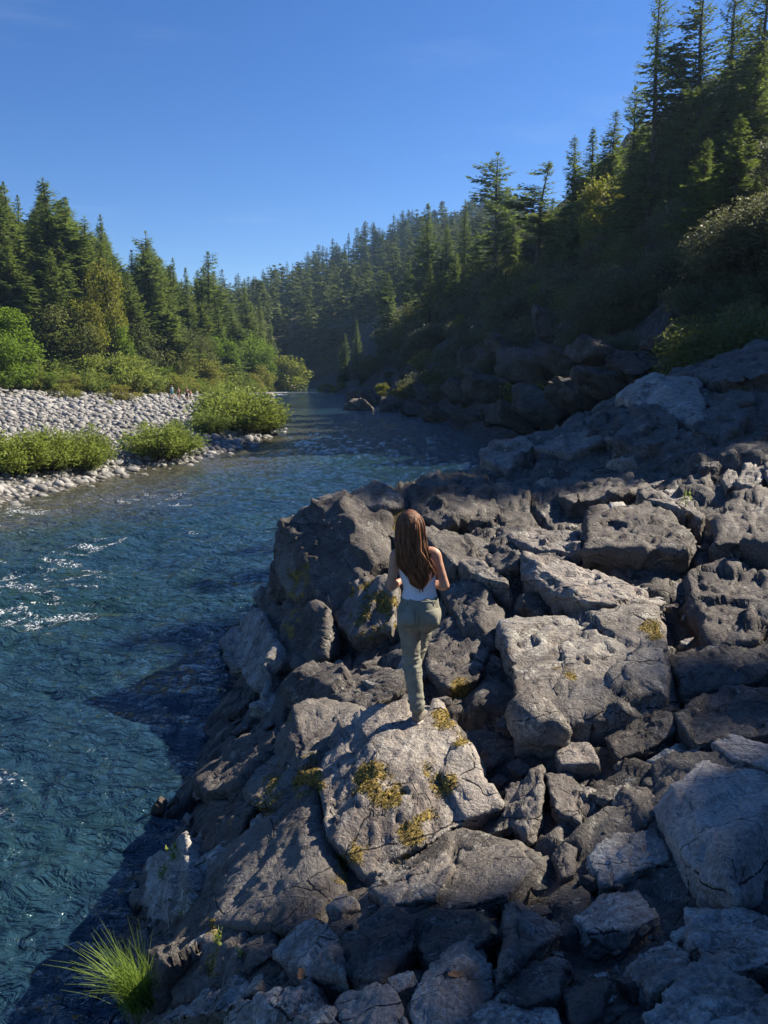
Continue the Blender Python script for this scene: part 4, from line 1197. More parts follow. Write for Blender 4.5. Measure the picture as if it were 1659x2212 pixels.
for u, v, Y, kd, w, lb in [(222,560,113,'yellow0',.62,'tall yellowing broadleaf tree among the left bank firs'), (185,640,108,'yellow1',.75,'lower yellowing tree at the foot of the tall yellowing one'), (12,545,110,'yellow2',1.1,'olive-yellow tree at the picture\'s left edge'),
                           (10,672,84,'maple0',1.15,'bright green maple at the left edge behind the gravel bar'), (-30,690,80,'maple1',1.0,'bright green maple half out of the picture'), (130,640,106,'oak0',.9,'grey-green oak under the tall firs'),
                           (605,770,196,'shrub0',1.5,'bright broadleaf tree leaning over the rocky point'), (480,720,150,'maple2',.8,'light green broadleaf tree low on the far left bank'), (300,690,118,'oak1',.9,'olive oak in front of the left bank firs'),
                           (560,740,178,'maple1',.8,'light green tree near the rocky point'), (240,680,112,'maple2',.7,'small green maple below the yellowing tree'), (360,700,124,'oak2',.9,'dusty green oak behind the walkers'), (430,730,138,'oak0',.9,'low spreading oak past the walkers')]:
    tree_top(u, v, Y, kd, 'broadleaf_tree', w, lb, 'tree', 'broadleaf trees of the left bank')
# the forest between them
made = []
cells = []
for Y in np.arange(104, 224, 6.2):
    xs = np.arange(-0.53 * Y - 8, -24, 5.6)
    for x in xs:
        cells.append((x + g.uniform(-2.4, 2.4), Y + g.uniform(-3, 3)))
cells = np.array(cells)
dbk = -sdist(cells, BACK_L)
cells = cells[(dbk > 1.5) & (dbk < 46)]
fl = []
for x, Y in cells:
    u = CXP + FOC * x / Y * 0.985
    if u < -50 or u > 610: continue
    vs = np.interp(u, LEFT_SKY[:, 0], LEFT_SKY[:, 1])
    front = dback(x, Y)
    v = vs + g.uniform(4, 55) + max(0, 14 - front) * g.uniform(0, 9)
    fl.append((u, v, Y, front))
fl.sort()
nl = 0
for u, v, Y, front in fl:
    if front < 7 and g.random() < 0.18:
        kd, nm, cat = g.choice(['oak0', 'oak1', 'oak2', 'maple1']), 'broadleaf_tree', 'tree'
        v = max(v, 660 + g.uniform(0, 60))
    else:
        kd, nm, cat = 'fir%d' % g.integers(5), 'fir_tree', 'fir tree'
    nl += 1
    what = 'dark green fir' if nm == 'fir_tree' else 'green broadleaf tree'
    tree_top(min(u, 600), v, Y, kd, nm, g.uniform(1.05, 1.5), '%s packed in the left-bank forest, %s trunk counted from the left' % (what, ordinal(nl)), cat, 'forest trees of the left bank')
# shrubs along the back of the gravel bar
k = 0
for u in np.arange(-20, 610, 13.5):
    for row in range(2):
        uu = u + g.uniform(-6, 6)
        Yb = np.interp(uu, [-20, 0, 120, 250, 330, 400, 480, 560, 610], [92, 94, 97, 104, 112, 124, 140, 170, 195]) + row * g.uniform(3, 7)
        x = (uu - CXP) / FOC * Yb
        z = hz(x, Yb)
        k += 1
        plant(g.choice(['shrub0', 'shrub1', 'shrub2', 'willow0', 'maple2', 'oak1']), (x, Yb, z - .2), g.uniform(1.3, 3.6) * (1.7 if row else 1.0), g.uniform(0, 6.28), 'shrub', g.uniform(.9, 1.4),
              'bright green shrub in the thicket behind the gravel bar, %s counted from the left' % ordinal(k), 'shrub', 'thicket behind the gravel bar', ('stems', 'foliage'))
for u, v, Y, w, hh, lb in [(140,858,82,1.2,1.5,'low bright bush on the back of the gravel bar, nearest the left edge'), (268,856,88,1.5,1.6,'wide low bush midway along the back of the gravel bar'),
                       (235,872,74,.7,.6,'tiny green tuft alone among the cobbles')]:
    q = P(u, v, Y)
    z = float(land_z([q[0]], [Y])[0])
    plant('shrub%d' % g.integers(3), (q[0], Y, z - .1), hh * 1.2, g.uniform(0, 6), 'shrub', w * 1.4, lb, 'shrub', None, ('stems', 'foliage'))
# willows along the water: u, v of base, distance, height, width
for i, (u, v, Y, hh, w, lb) in enumerate([
    (30,1040,32.6,2.0,1.05,'willow bush at the left edge beside the water'), (105,1028,34.0,2.0,.95,'willow bush in the middle of the left clump by the water'), (185,1018,35.6,2.0,.8,'willow bush closing the left clump by the water'),
    (350,1000,40.5,2.15,1.15,'rounded willow bush with bare dark stems overhanging the water'), (455,955,52,1.7,1.0,'small bright willow between the two large ones'),
    (485,925,60,3.2,.9,'tall willow at the back of the largest clump'), (525,945,56,3.4,1.2,'largest willow bush leaning over the river'), (570,938,59,2.3,1.0,'low willow reaching farthest over the water'), 
    (500,905,68,3.0,1.1,'willow standing behind the largest clump')]):
    q = P(u, v, Y)
    z = max(float(land_z([q[0]], [Y])[0]), 0.0)
    plant('willow%d' % (i % 3), (q[0], Y, z - .05), hh, g.uniform(0, 6), 'willow_bush', w, lb, 'bush', 'willows along the gravel bar', ('stems', 'foliage'))

# right bank: featured trees
for u, v, Y, kd, w, lb in [
 (1075,330,124,'open0',1.35,'lone tall fir with open tiers standing above the right hillside'), (1165,350,100,'top0',1.5,'ragged round-headed tree next to the lone tall fir'), (1243,292,92,'fir4',1.0,'pointed fir with a thin top on the right skyline'),
 (1283,276,90,'fir2',1.1,'slim fir touching the pointed one on the right skyline'), (1330,238,84,'fir1',1.0,'dense fir below the big trees of the right skyline'), (1372,190,76,'open2',1.1,'fir with one long branch reaching left over the skyline'),
 (1432,-30,68,'open1',1.05,'huge open fir whose trunk shows against the sky at the top'), (1530,-80,66,'open2',1.0,'huge fir cut by the top of the picture, second from the right edge'), (1600,-70,70,'open1',1.1,'huge fir near the top right corner'),
 (1665,-110,64,'open2',1.0,'huge fir at the right edge'), (1005,432,140,'fir2',.85,'slim fir rising on the far end of the right bank'), (925,441,150,'fir0',1.1,'tall dense fir at the end of the right bank'), (965,485,148,'fir4',1.0,'fir leaning against the tall dense one'),
 (930,560,138,'fir2',1.0,'pale green slender fir in front of the tall dense one'), (838,590,178,'fir3',1.1,'broad fir at the lower end of the right bank'), (770,690,192,'fir2',.9,'short fir beside the dead trunk'), (745,720,196,'fir0',1.0,'short full fir at the river bend'),
 (885,560,165,'fir4',.9,'thin fir halfway down the ridge'), (1030,500,130,'fir1',1.0,'fir below the lone tall fir'), (1110,470,116,'fir4',1.1,'fir at the right of the lone tall fir'), (985,545,132,'fir3',.8,'sunlit fir on the shoulder of the right bank'),
 (1195,430,98,'fir0',1.2,'shaded fir below the ragged round-headed tree'), (1300,350,86,'fir3',1.2,'shaded fir below the dense skyline fir'), (1390,270,76,'fir0',1.3,'shaded fir under the huge open fir'), (1480,180,70,'fir3',1.3,'shaded fir between the huge trees'),
 (1600,250,52,'fir3',1.2,'shaded fir crowded against the right edge'), (1530,300,56,'fir1',1.2,'shaded fir below the dark fir of the corner'), (1450,330,60,'fir0',1.2,'shaded fir midway up the right slope'), (1570,150,66,'fir1',1.3,'dark fir under the huge trees near the corner'), (1640,120,62,'fir0',1.3,'dark fir by the right edge')]:
    tree_top(u, v, Y, kd, 'fir_tree', w, lb, 'fir tree', 'conifers of the right bank', 6.0, .6)
for u, v, Y, kd, w, lb in [
 (1410,330,72,'fir4',1.2,'pale backlit tree under the huge open fir'), (1300,380,80,'yellow0',.9,'yellow sunlit tree on the right hillside'), (1100,500,108,'maple0',.8,'bright sunlit maple below the lone tall fir'), (1500,260,66,'fir2',1.3,'rusty backlit tree among the huge firs'),
 (1180,600,84,'maple1',1.0,'round green maple in shade on the right hillside'), (1230,480,88,'fir0',1.2,'dark tree on the right hillside slope'), (1350,440,72,'fir4',1.2,'dark tree on the hillside below the pointed firs'), (1450,400,64,'fir1',1.2,'dark spreading tree high on the hillside'),
 (1560,400,56,'fir3',1.2,'dark leafy tree close to the right edge'), (1640,380,52,'fir1',1.2,'darkest leafy tree at the right edge'), (1000,690,118,'yellow1',.55,'small sunlit yellow tree on the dark slope'), (960,750,116,'maple2',.45,'small sunlit maple low on the dark slope')]:
    tree_top(u, v, Y, kd, 'broadleaf_tree', w, lb, 'tree', 'broadleaf trees of the right bank', 3.0, .5)
# hillside scrub of the right bank, densest things first come from the photo's shaded slope
k = 0
rs = np.random.default_rng(99)
got = []
for _ in range(6000):
    if k >= 250: break
    Y = rs.uniform(30, 165); 
    x = rs.uniform(-8, 0.56 * Y + 3)
    d = dfoot(x, Y)
    if d < 0.5 or d > 34: continue
    if rs.random() > (0.35 if d < 5 else 1.0) : continue
    z = hz(x, Y)
    u, v, dd = proj(np.array([[x, Y, z]]))
    if u[0] < 640 or u[0] > 1720 or v[0] < 60: continue
    s = FOC / dd[0]
    if any((u[0] - a) ** 2 + (v[0] - b) ** 2 < (0.9 * s * 1.4) ** 2 for a, b in got): continue
    got.append((u[0], v[0]))
    k += 1
    kd = rs.choice(['dark0', 'dark1', 'dark2', 'oak0', 'oak1', 'shrub1'], p=[.25, .25, .22, .12, .1, .06])
    if Y < 62: kd = 'near0'
    hh = {'n': rs.uniform(2.6, 5.4), 'd': rs.uniform(2.2, 4.6), 'o': rs.uniform(4, 8), 's': rs.uniform(1.5, 3.2)}[kd[0]] * (0.7 if d < 4 else 1)
    got_lab = '%s bush on the shaded right slope, %s bush counted in the scrub from the rocks up-river' % ({'n': 'dark green', 'd': 'dark green', 'o': 'tall grey-green', 's': 'brighter green'}[kd[0]], ordinal(k))
    plant(kd, (x, Y, z - .4), hh, rs.uniform(0, 6.28), 'hillside_bush', rs.uniform(1.0, 1.5), None, 'bush', 'scrub on the right hillside', ('stems', 'foliage'))['_k'] = float(u[0])
bushes = sorted([o for o in COL.objects if o.name.startswith('hillside_bush')], key=lambda o: o['_k'])
for i, o in enumerate(bushes):
    o['label'] = 'shaded bush on the right hillside, %s bush of the slope counted from the left' % ordinal(i + 1)
    del o['_k']
# the big leafy bush behind the rocks at the right edge, and sunlit bush on the bank
for u, v, Y, hh, kd, w, lb in [(1590,770,33,4.8,'near2',1.1,'big leafy bush behind the pale rocks at the right edge'), (1655,790,31,5.0,'near2',1.1,'leafy bush cut by the right edge behind the rocks'), (1510,800,34,2.6,'shrub0',1.2,'low leafy bush spilling towards the pale slab'),
                           (824,868,97,2.6,'yellow2',1.5,'sunlit yellow-green bush above the round river boulder'), (1110,880,62,3.0,'shrub1',1.2,'willowy shrub on the rocky right bank'), (880,850,104,2.8,'shrub2',1.5,'shaded shrub behind the sunlit yellow bush'),
                           (1190,850,52,2.5,'shrub2',1.3,'soft green shrub on the dark ledges'), (705,850,168,2.2,'shrub0',1.6,'sunlit reedy shrub on the small mid-river bar'), (735,846,170,2.4,'shrub1',1.3,'taller reedy shrub on the small mid-river bar')]:
    q = P(u, v, Y)
    z = float(land_z([q[0]], [Y])[0])
    z = max(z, 0.1) if Y < 120 else 0.1
    if kd == 'yellow2': z = max(z, q[2])
    plant(kd, (q[0], Y, z - .2), hh, g.uniform(0, 6), 'bush', w, lb, 'bush', None, ('stems', 'foliage'))

# far hill: the trees that stand out as things, the rest as one wood
nf = 0
fr = np.random.default_rng(31)
far_list = []
for u in np.arange(470, 1110, 9.5):
    uu = u + fr.uniform(-4, 4)
    vs = np.interp(uu, FAR_SKY[:, 0], FAR_SKY[:, 1])
    Y = fr.uniform(405, 440)
    x = (uu - CXP) / FOC * Y
    far_list.append((uu, vs + fr.uniform(-4, 26), Y))
for u, v, Y, lb in []: pass
far_list.sort()
for u, v, Y in far_list:
    nf += 1
    tree_top(u, v, Y, 'far%d' % fr.integers(4), 'fir_tree', fr.uniform(.8, 1.2), 'skyline fir on the far hill, %s tree along its crest from the left' % ordinal(nf), 'fir tree', 'crest of the far hill', 12.0, .5)
for u, v, Y, w, lb in [(703,688,262,1.0,'single pale fir standing out on the dark far slope'), (652,742,262,.8,'small fir at the foot of the far slope'), (674,738,264,.8,'second small fir at the foot of the far slope'), (608,690,300,.8,'thin fir on the dark far slope'),
                       (665,545,400,.9,'slender fir beside the bare slope crest'), (760,640,280,.8,'sunlit fir midway down the bare slope'), (795,560,330,.6,'thin bare-stemmed fir on the bare slope'), (640,760,250,.7,'fir low beside the bend')]:
    tree_top(u, v, Y, 'far1', 'fir_tree', w, lb, 'fir tree', None, 7.0, .5)
wood = Acc(); woodt = []
def low_fir(seed):
    return fir_shape(seed, 20, 4.4, .08, 2.5, 6, .1, 0, 4.2, .3, .65)[1]
LF = [low_fir(600 + i) for i in range(3)]
LFv = [(np.vstack(a.V), np.vstack(a.F), np.concatenate(a.A)) for a in LF]
cnt = 0
while cnt < 600:
    u = fr.uniform(440, 1120); Y = fr.uniform(236, 430)
    x = (u - CXP) / FOC * Y
    d = dfoot(x, Y)
    if d < 2: cnt += 0.02; continue
    z = hz(x, Y)
    uu, vv, dd = proj(np.array([[x, Y, z]]))
    # bare slope below the crest
    line = np.interp(uu[0], [590, 700, 800, 880], [735, 660, 600, 545])
    if 600 < uu[0] < 900 and line < vv[0] < line + 90 and fr.random() < 0.6: continue
    V, F, A = LFv[int(fr.integers(3))]
    k = fr.uniform(9, 19) / 20
    a = fr.uniform(0, 6.28)
    R = np.array([[math.cos(a), -math.sin(a), 0], [math.sin(a), math.cos(a), 0], [0, 0, 1]])
    wood.add((V * k) @ R.T + np.array([x, Y, z - .5]), F, np.clip(A + fr.normal(0, .1), 0, 1))
    cnt += 1
dw = link('distant_forest', wood.mesh('distant_forest', M['fir_far']))
tag(dw, kind='stuff')

# the wood goes on beyond the right edge of the picture; its crowns shade the rocks and leave a slot of sun
E1 = np.array([math.cos(SUN_AZ), -math.sin(SUN_AZ)]); SH_ = np.array([math.sin(SUN_AZ), math.cos(SUN_AZ)])
side = [(2.3, 13, 36, 'fir3', 1.0), (1.7, 8, 44, 'fir3', 1.0), (2.6, 13, 51, 'fir1', 1.05), (4.9, 12, 42, 'fir3', 1.0), (8.5, 10, 38, 'fir0', 1.1), (4.5, 8, 56, 'fir1', 1.0), (12.5, 8, 44, 'fir3', 1.1),
        (-11.3, -0.9, 38, 'fir4', 1.1), (-13.8, -1.2, 44, 'fir3', 1.0), (-17.0, -2.5, 50, 'fir1', 1.1), (-12.6, -2.5, 50, 'fir3', 1.0), (-20.0, -3.5, 56, 'fir3', 1.1), (-15.2, -3.5, 40, 'fir0', 1.1), (-18.5, -5.0, 46, 'fir0', 1.1)]
for i, (a, top, s, kd, w) in enumerate(side):
    xy = E1 * a + SH_ * s
    z0 = float(land_z([xy[0]], [xy[1]])[0])
    ztop = (top + 0.0 - (-math.sin(SUN_EL)) * 0 - (-(math.sin(SUN_EL) * math.sin(SUN_AZ)) * xy[0] - (math.sin(SUN_EL) * math.cos(SUN_AZ)) * xy[1])) / math.cos(SUN_EL)
    plant(kd, (xy[0], xy[1], z0 - .5), max(ztop - z0 + .5, 8), g.uniform(0, 6), 'fir_tree' if kd[0] == 'f' else 'broadleaf_tree', w,
          'tree of the right-bank wood outside the picture, %s from the viewer' % ordinal(i + 1), 'tree', 'wood beyond the right edge')
# ------------------------------------------------------------------ people
def loft(path, ra, rb, side=(1, 0, 0), sides=16, caps=True):
    """closed elliptical tube: ra along the side vector, rb across it"""
    pts = np.asarray(path, float); n = len(pts)
    ra = np.broadcast_to(np.asarray(ra, float), (n,)); rb = np.broadcast_to(np.asarray(rb, float), (n,))
    T = np.gradient(pts, axis=0); T /= np.linalg.norm(T, axis=1, keepdims=True) + 1e-9
    A = np.tile(np.asarray(side, float), (n, 1)); A = A - (A * T).sum(1, keepdims=True) * T
    A /= np.linalg.norm(A, axis=1, keepdims=True) + 1e-9
    B = np.cross(T, A)
    th = np.linspace(0, 2 * math.pi, sides, endpoint=False)
    V = pts[:, None] + A[:, None] * (ra[:, None] * np.cos(th))[:, :, None] + B[:, None] * (rb[:, None] * np.sin(th))[:, :, None]
    V = V.reshape(-1, 3)
    F = [tuple(f) for f in grid_faces(n, sides, True)]
    if caps:
        F.append(tuple(range(sides))[::-1]); F.append(tuple(range((n - 1) * sides, n * sides)))
    return V, F

def smooth_path(pts, k):
    """Catmull-Rom through rows of pts, k steps each"""
    p = np.asarray(pts, float)
    q = np.vstack([2 * p[0] - p[1], p, 2 * p[-1] - p[-2]])
    out = []
    for i in range(1, len(q) - 2):
        for s in np.linspace(0, 1, k, endpoint=False):
            a, b, c, d = q[i - 1], q[i], q[i + 1], q[i + 2]
            out.append(0.5 * (2 * b + (c - a) * s + (2 * a - 5 * b + 4 * c - d) * s * s + (3 * b - a - 3 * c + d) * s ** 3))
    out.append(p[-1])
    return np.array(out)

def limb(rows, side=(1, 0, 0), k=5, sides=16):
    """rows of x, y, z, ra, rb"""
    q = smooth_path(rows, k)
    return loft(q[:, :3], np.maximum(q[:, 3], .003), np.maximum(q[:, 4], .003), side, sides)

def ball(c, r, sides=16):
    th = np.linspace(-math.pi / 2, math.pi / 2, 9)
    r = np.asarray(r, float) * np.ones(3)
    rows = [(c[0], c[1], c[2] + r[2] * math.sin(t)) for t in th]
    return loft(rows, np.maximum(r[0] * np.cos(th), .002), np.maximum(r[1] * np.cos(th), .002), (1, 0, 0), sides)

def fuse(pieces, voxel, smooth_iter=4, factor=0.5, name='body'):
    """one continuous skin over overlapping closed pieces"""
    V = []; F = []; b = 0
    for v, f in pieces:
        V.append(v); F += [tuple(i + b for i in q) for q in f]; b += len(v)
    me = bpy.data.meshes.new(name)
    me.from_pydata([tuple(x) for x in np.vstack(V)], [], F)
    me.update()
    bm = bmesh.new(); bm.from_mesh(me)
    bmesh.ops.recalc_face_normals(bm, faces=bm.faces[:])
    bm.to_mesh(me); bm.free()
    o = bpy.data.objects.new('tmp', me); COL.objects.link(o)
    m = o.modifiers.new('r', 'REMESH'); m.mode = 'VOXEL'; m.voxel_size = voxel; m.use_smooth_shade = True
    s = o.modifiers.new('s', 'SMOOTH'); s.iterations = smooth_iter; s.factor = factor
    dg = bpy.context.evaluated_depsgraph_get()
    out = bpy.data.meshes.new_from_object(o.evaluated_get(dg))
    bpy.data.objects.remove(o); bpy.data.meshes.remove(me)
    out.name = name
    return out

def displace(me, fn):
    n = len(me.vertices)
    co = np.empty(n * 3, np.float32); me.vertices.foreach_get('co', co); co = co.reshape(-1, 3)
    no = np.empty(n * 3, np.float32); me.vertices.foreach_get('normal', no); no = no.reshape(-1, 3)
    co = co + no * fn(co.astype(float))[:, None]
    me.vertices.foreach_set('co', co.astype(np.float32).ravel()); me.update()

t = NT('light brown skin'); p = t.coord('Object')  # the skin's own tone, faintly mottled
b = t.bsdf(t.mix(t.ramp(t.noise(p, 14, 3), .35, .65), (0.40, 0.215, 0.135), (0.47, 0.265, 0.175)), 0.5, None, 0.35)
b.inputs['Subsurface Weight'].default_value = 0.08; b.inputs['Subsurface Radius'].default_value = (0.02, 0.008, 0.004)
M['skin'] = t.m
t = NT('white ribbed cotton'); p = t.coord('Object')
w = t.node('ShaderNodeTexWave'); w.inputs['Scale'].default_value = 60; w.inputs['Distortion'].default_value = 0.5; t.link(p, w.inputs['Vector'])
t.bsdf(t.mix(t.ramp(t.noise(p, 20, 4), .3, .7), (0.66, 0.66, 0.67), (0.78, 0.78, 0.78)), 0.85, t.bump(w.outputs['Fac'], 0.25, 0.004), 0.2)
M['cotton'] = t.m
t = NT('olive canvas'); p = t.coord('Object')
n_ = t.noise(p, 9, 5, .6)
t.bsdf(t.mix(t.ramp(n_, .3, .7), (0.185, 0.182, 0.140), (0.275, 0.268, 0.210)), 0.85, t.bump(t.math('ADD', n_, t.math('MULTIPLY', t.noise(p, 180, 2), .15)), 0.35, 0.02), 0.2)
M['canvas'] = t.m
M['canvas_dark'] = plain('olive seam', (0.055, 0.058, 0.040), 0.9)
M['shoe'] = plain('grey suede shoe', (0.17, 0.15, 0.125), 0.85, 30, .25, .2)
M['sole'] = plain('pale rubber sole', (0.32, 0.29, 0.25), 0.8, 20, .2)
t = NT('long brown hair'); p = t.coord('Object')
n1 = t.noise(t.mapping(p, (60, 60, 3.0)), 1.0, 4, .6)
tn = t.attr('tint')
c = t.mix(t.ramp(n1, .3, .7), (0.045, 0.020, 0.011), (0.220, 0.092, 0.040))
c = t.mix(tn, c, (0.40, 0.18, 0.075))
b = t.bsdf(c, 0.55, t.bump(n1, 0.8, 0.012), 0.22)
b.inputs['Anisotropic'].default_value = 0.4
M['hair'] = t.m
M['eye'] = plain('eye', (0.5, 0.5, 0.5), 0.2)

def finger(base, dirs, lens, r):
    pts = [np.array(base, float)]
    for d, L in zip(dirs, lens):
        d = np.array(d, float); pts.append(pts[-1] + d / np.linalg.norm(d) * L)
    rows = [(*q, r * k, r * k) for q, k in zip(pts, np.linspace(1.05, .72, len(pts)))]
    return limb(rows, (0.1, 0.3, 1), 4, 10)

def hand(wrist, fwd, palm_n, thumb_side):
    """palm, four fingers and a thumb; fwd: along the forearm, palm_n: out of the palm, thumb_side: towards the thumb"""
    f = np.array(fwd, float); f /= np.linalg.norm(f)
    n = np.array(palm_n, float); n -= (n @ f) * f; n /= np.linalg.norm(n)
    s = np.cross(f, n); s = s if s @ np.array(thumb_side) > 0 else -s
    w = np.array(wrist, float)
    pieces = [limb([(*(w - f * .01), .024, .017), (*(w + f * .03), .034, .014), (*(w + f * .085), .040, .013), (*(w + f * .095), .036, .010)], tuple(s), 4, 14)]
    for i, (o_, L) in enumerate(((.030, .070), (.010, .078), (-.011, .073), (-.030, .058))):
        b0 = w + f * .085 + s * o_
        pieces.append(finger(b0, [f + n * .25, f * .6 + n * .8, f * .1 + n], [L * .46, L * .32, L * .24], .0082))
    pieces.append(finger(w + f * .03 + s * .03, [f * .5 + s * .8 + n * .2, f * .9 + s * .3 + n * .5, f + n * .7], [.035, .034, .026], .0098))
    return pieces

from mathutils.bvhtree import BVHTree
def mesh_hit(key, u, v):
    W, F = HERO_MESH[key]
    bv = BVHTree.FromPolygons([Vector(tuple(q)) for q in W], [tuple(int(i) for i in f) for f in F])
    o = Vector((0, 0, CAM_Z)); d = (Vector(tuple(P(u, v, 5.0))) - o).normalized()
    h = bv.ray_cast(o, d)
    return np.array(h[0]) if h[0] is not None else None
foot_pt = mesh_hit('M1', 903, 1558)
if foot_pt is None: foot_pt = bank_hit(903, 1558)

# joints, metres from the standing foot: x to her right, y ahead, z up
HIPZ = 0.87
person = link('person', None, None, tuple(foot_pt))
tag(person, 'long-haired person in a white tank top and olive trousers stepping up the rocks', 'person')
skin = []
torso = [(0.000, .050, .80, .150, .115), (0.002, .045, .90, .158, .118), (0.006, .055, .985, .135, .100), (0.006, .070, 1.06, .118, .085), (-.004, .090, 1.16, .130, .092), (-.016, .105, 1.25, .145, .096),
         (-.026, .118, 1.325, .140, .082), (-.032, .122, 1.37, .085, .062), (-.042, .132, 1.41, .050, .050), (-.052, .145, 1.46, .046, .048)]
skin.append(limb(torso, (1, -.12, 0), 6, 24))
# head, tipped forward
hc = np.array([-.065, .165, 1.545])
skin.append(ball(hc, (.074, .090, .102), 20))
skin.append(limb([(*(hc + (0, .035, -.02)), .062, .055), (*(hc + (0, .050, -.075)), .052, .045), (*(hc + (0, .055, -.112)), .030, .026)], (1, 0, 0), 4, 16))
skin.append(limb([(*(hc + (0, .085, .012)), .009, .008), (*(hc + (0, .105, -.028)), .014, .013), (*(hc + (0, .092, -.040)), .016, .010)], (1, 0, 0), 4, 10))
for sx in (-1, 1):
    skin.append(ball(hc + (sx * .074, .004, -.012), (.010, .018, .030), 10))
skin.append(limb([(*(hc + (-.024, .087, -.066)), .006, .006), (*(hc + (0, .096, -.064)), .009, .009), (*(hc + (.024, .087, -.066)), .006, .006)], (0, 0, 1), 4, 8))
# arms
SL, EL, WL = (-.172, .115, 1.325), (-.222, .075, 1.075), (-.115, .270, 1.085)
SR, ER, WR = (.118, .105, 1.335), (.205, .060, 1.085), (.075, .255, 1.075)
for S_, E_, W_ in ((SL, EL, WL), (SR, ER, WR)):
    S_, E_, W_ = map(np.array, (S_, E_, W_))
    inn = np.array([-.028, .115, 1.315])
    skin.append(limb([(*(inn * .5 + S_ * .5 + (0, 0, .01)), .055, .055), (*S_, .050, .050), (*(S_ * .72 + E_ * .28), .044, .045), (*(S_ * .3 + E_ * .7), .036, .038), (*E_, .034, .035), (*(E_ * .97 + W_ * .03), .033, .034)], (0, 1, 0), 5, 14))
    skin.append(limb([(*E_, .034, .034), (*(E_ * .75 + W_ * .25), .036, .034), (*(E_ * .4 + W_ * .6), .029, .026), (*W_, .022, .018)], (0, 0, 1), 5, 14))
skin += hand(WL, np.array(WL) - np.array(EL) + (0.03, 0, .03), (.8, 0, -.3), (0, .2, 1))
skin += hand(WR, np.array(WR) - np.array(ER) + (-.02, 0, .03), (-.8, 0, -.3), (0, .2, 1))
# legs (under the trousers)
HL, KL, AL = (-.082, .050, HIPZ), (-.050, .055, .475), (-.010, -.030, .115)
HR, KR, AR = (.085, .055, HIPZ + .01), (.085, .430, .690), (-.020, .400, .300)
for H_, K_, A_ in ((HL, KL, AL), (HR, KR, AR)):
    H_, K_, A_ = map(np.array, (H_, K_, A_))
    skin.append(limb([(*(H_ + (0, 0, .02)), .080, .085), (*(H_ * .7 + K_ * .3), .075, .08), (*(H_ * .25 + K_ * .75), .055, .058), (*K_, .05, .05)], (1, 0, 0), 5, 14))
    skin.append(limb([(*K_, .05, .05), (*(K_ * .7 + A_ * .3), .05, .05), (*(K_ * .2 + A_ * .8), .032, .034), (*A_, .032, .034)], (1, 0, 0), 5, 14))
body = link('body', fuse(skin, .0075, 5, .5, 'body'), person)
body.data.materials.append(M['skin'])
for sx in (-1, 1):
    v, f = ball(hc + (sx * .030, .078, .004), (.012, .012, .010), 12)
    e = bpy.data.meshes.new('eye'); e.from_pydata([tuple(x) for x in v], [], f); e.update(); e.materials.append(M['eye'])
    link('eye', e, body)

# trousers
tz = []
tz.append(limb([(0.004, .050, .765, .120, .095), (0.002, .044, .83, .158, .128), (0.002, .040, .89, .168, .134), (0.005, .050, .955, .150, .116), (0.006, .058, .995, .138, .102), (.006, .060, 1.006, .136, .100)], (1, -.12, 0), 6, 28))
# seat
tz.append(ball((-.070, -.012, .845), (.088, .090, .098), 18)); tz.append(ball((.078, -.008, .862), (.092, .092, .100), 18))
HLn, KLn, ALn = map(np.array, (HL, KL, AL))
tz.append(limb([(*(HLn + (.004, 0, .03)), .086, .098), (*(HLn + (.010, 0, -.10)), .090, .100), (*(HLn * .55 + KLn * .45), .078, .085), (*(KLn + (0, 0, .03)), .066, .072), (*(KLn * .72 + ALn * .28), .066, .072),
                (*(KLn * .35 + ALn * .65), .060, .066), (*(ALn + (0, 0, .045)), .056, .062), (*(ALn + (0, 0, .0)), .058, .066)], (1, 0, 0), 6, 20))
HRn, KRn, ARn = map(np.array, (HR, KR, AR))
tz.append(limb([(*(HRn + (0, -.02, .0)), .092, .098), (*(HRn * .6 + KRn * .4 + (0, 0, -.005)), .084, .088), (*(KRn + (0, -.03, -.01)), .070, .072), (*(KRn + (0, .02, -.05)), .066, .066)], (1, 0, 0), 6, 18))
tz.append(limb([(*(KRn + (0, .0, -.01)), .066, .068), (*(KRn * .65 + ARn * .35), .064, .070), (*(KRn * .3 + ARn * .7), .060, .068), (*(ARn + (0, 0, .01)), .058, .066)], (1, 0, 0), 6, 18))
trm = fuse(tz, .0078, 6, .5, 'trousers')
def folds(q):
    kn = np.exp(-((q[:, 2] - .47) / .10) ** 2) + .9 * np.exp(-((q[:, 2] - .17) / .07) ** 2) + .5 * np.exp(-((q[:, 2] - .74) / .06) ** 2)
    w = q + .03 * np.stack([fbm(q * 9, 2, 5), fbm(q * 9, 2, 6), fbm(q * 9, 2, 7)], 1)
    crease = ridge(w * np.array([9, 9, 26.0]), 2, 8)
    cleft = -.020 * np.exp(-((q[:, 0] - .005) / .016) ** 2) * np.exp(-((q[:, 2] - .845) / .075) ** 2) * (q[:, 1] < -.02)
    return .012 * kn * crease + .007 * fbm(w * np.array([14, 14, 7]), 3, 9) + .004 * ridge(w * np.array([10, 10, 16]), 2, 12) + cleft
displace(trm, folds)
trm.materials.append(M['canvas'])
trousers = link('trousers', trm, person)
def band(path, w, th, name, parent, mat, side=(0, 0, 1)):
    v, f = loft(path, w, th, side, 8)
    me = bpy.data.meshes.new(name); me.from_pydata([tuple(x) for x in v], [], f); me.update()
    me.polygons.foreach_set('use_smooth', np.ones(len(me.polygons), bool)); me.materials.append(mat)
    return link(name, me, parent)
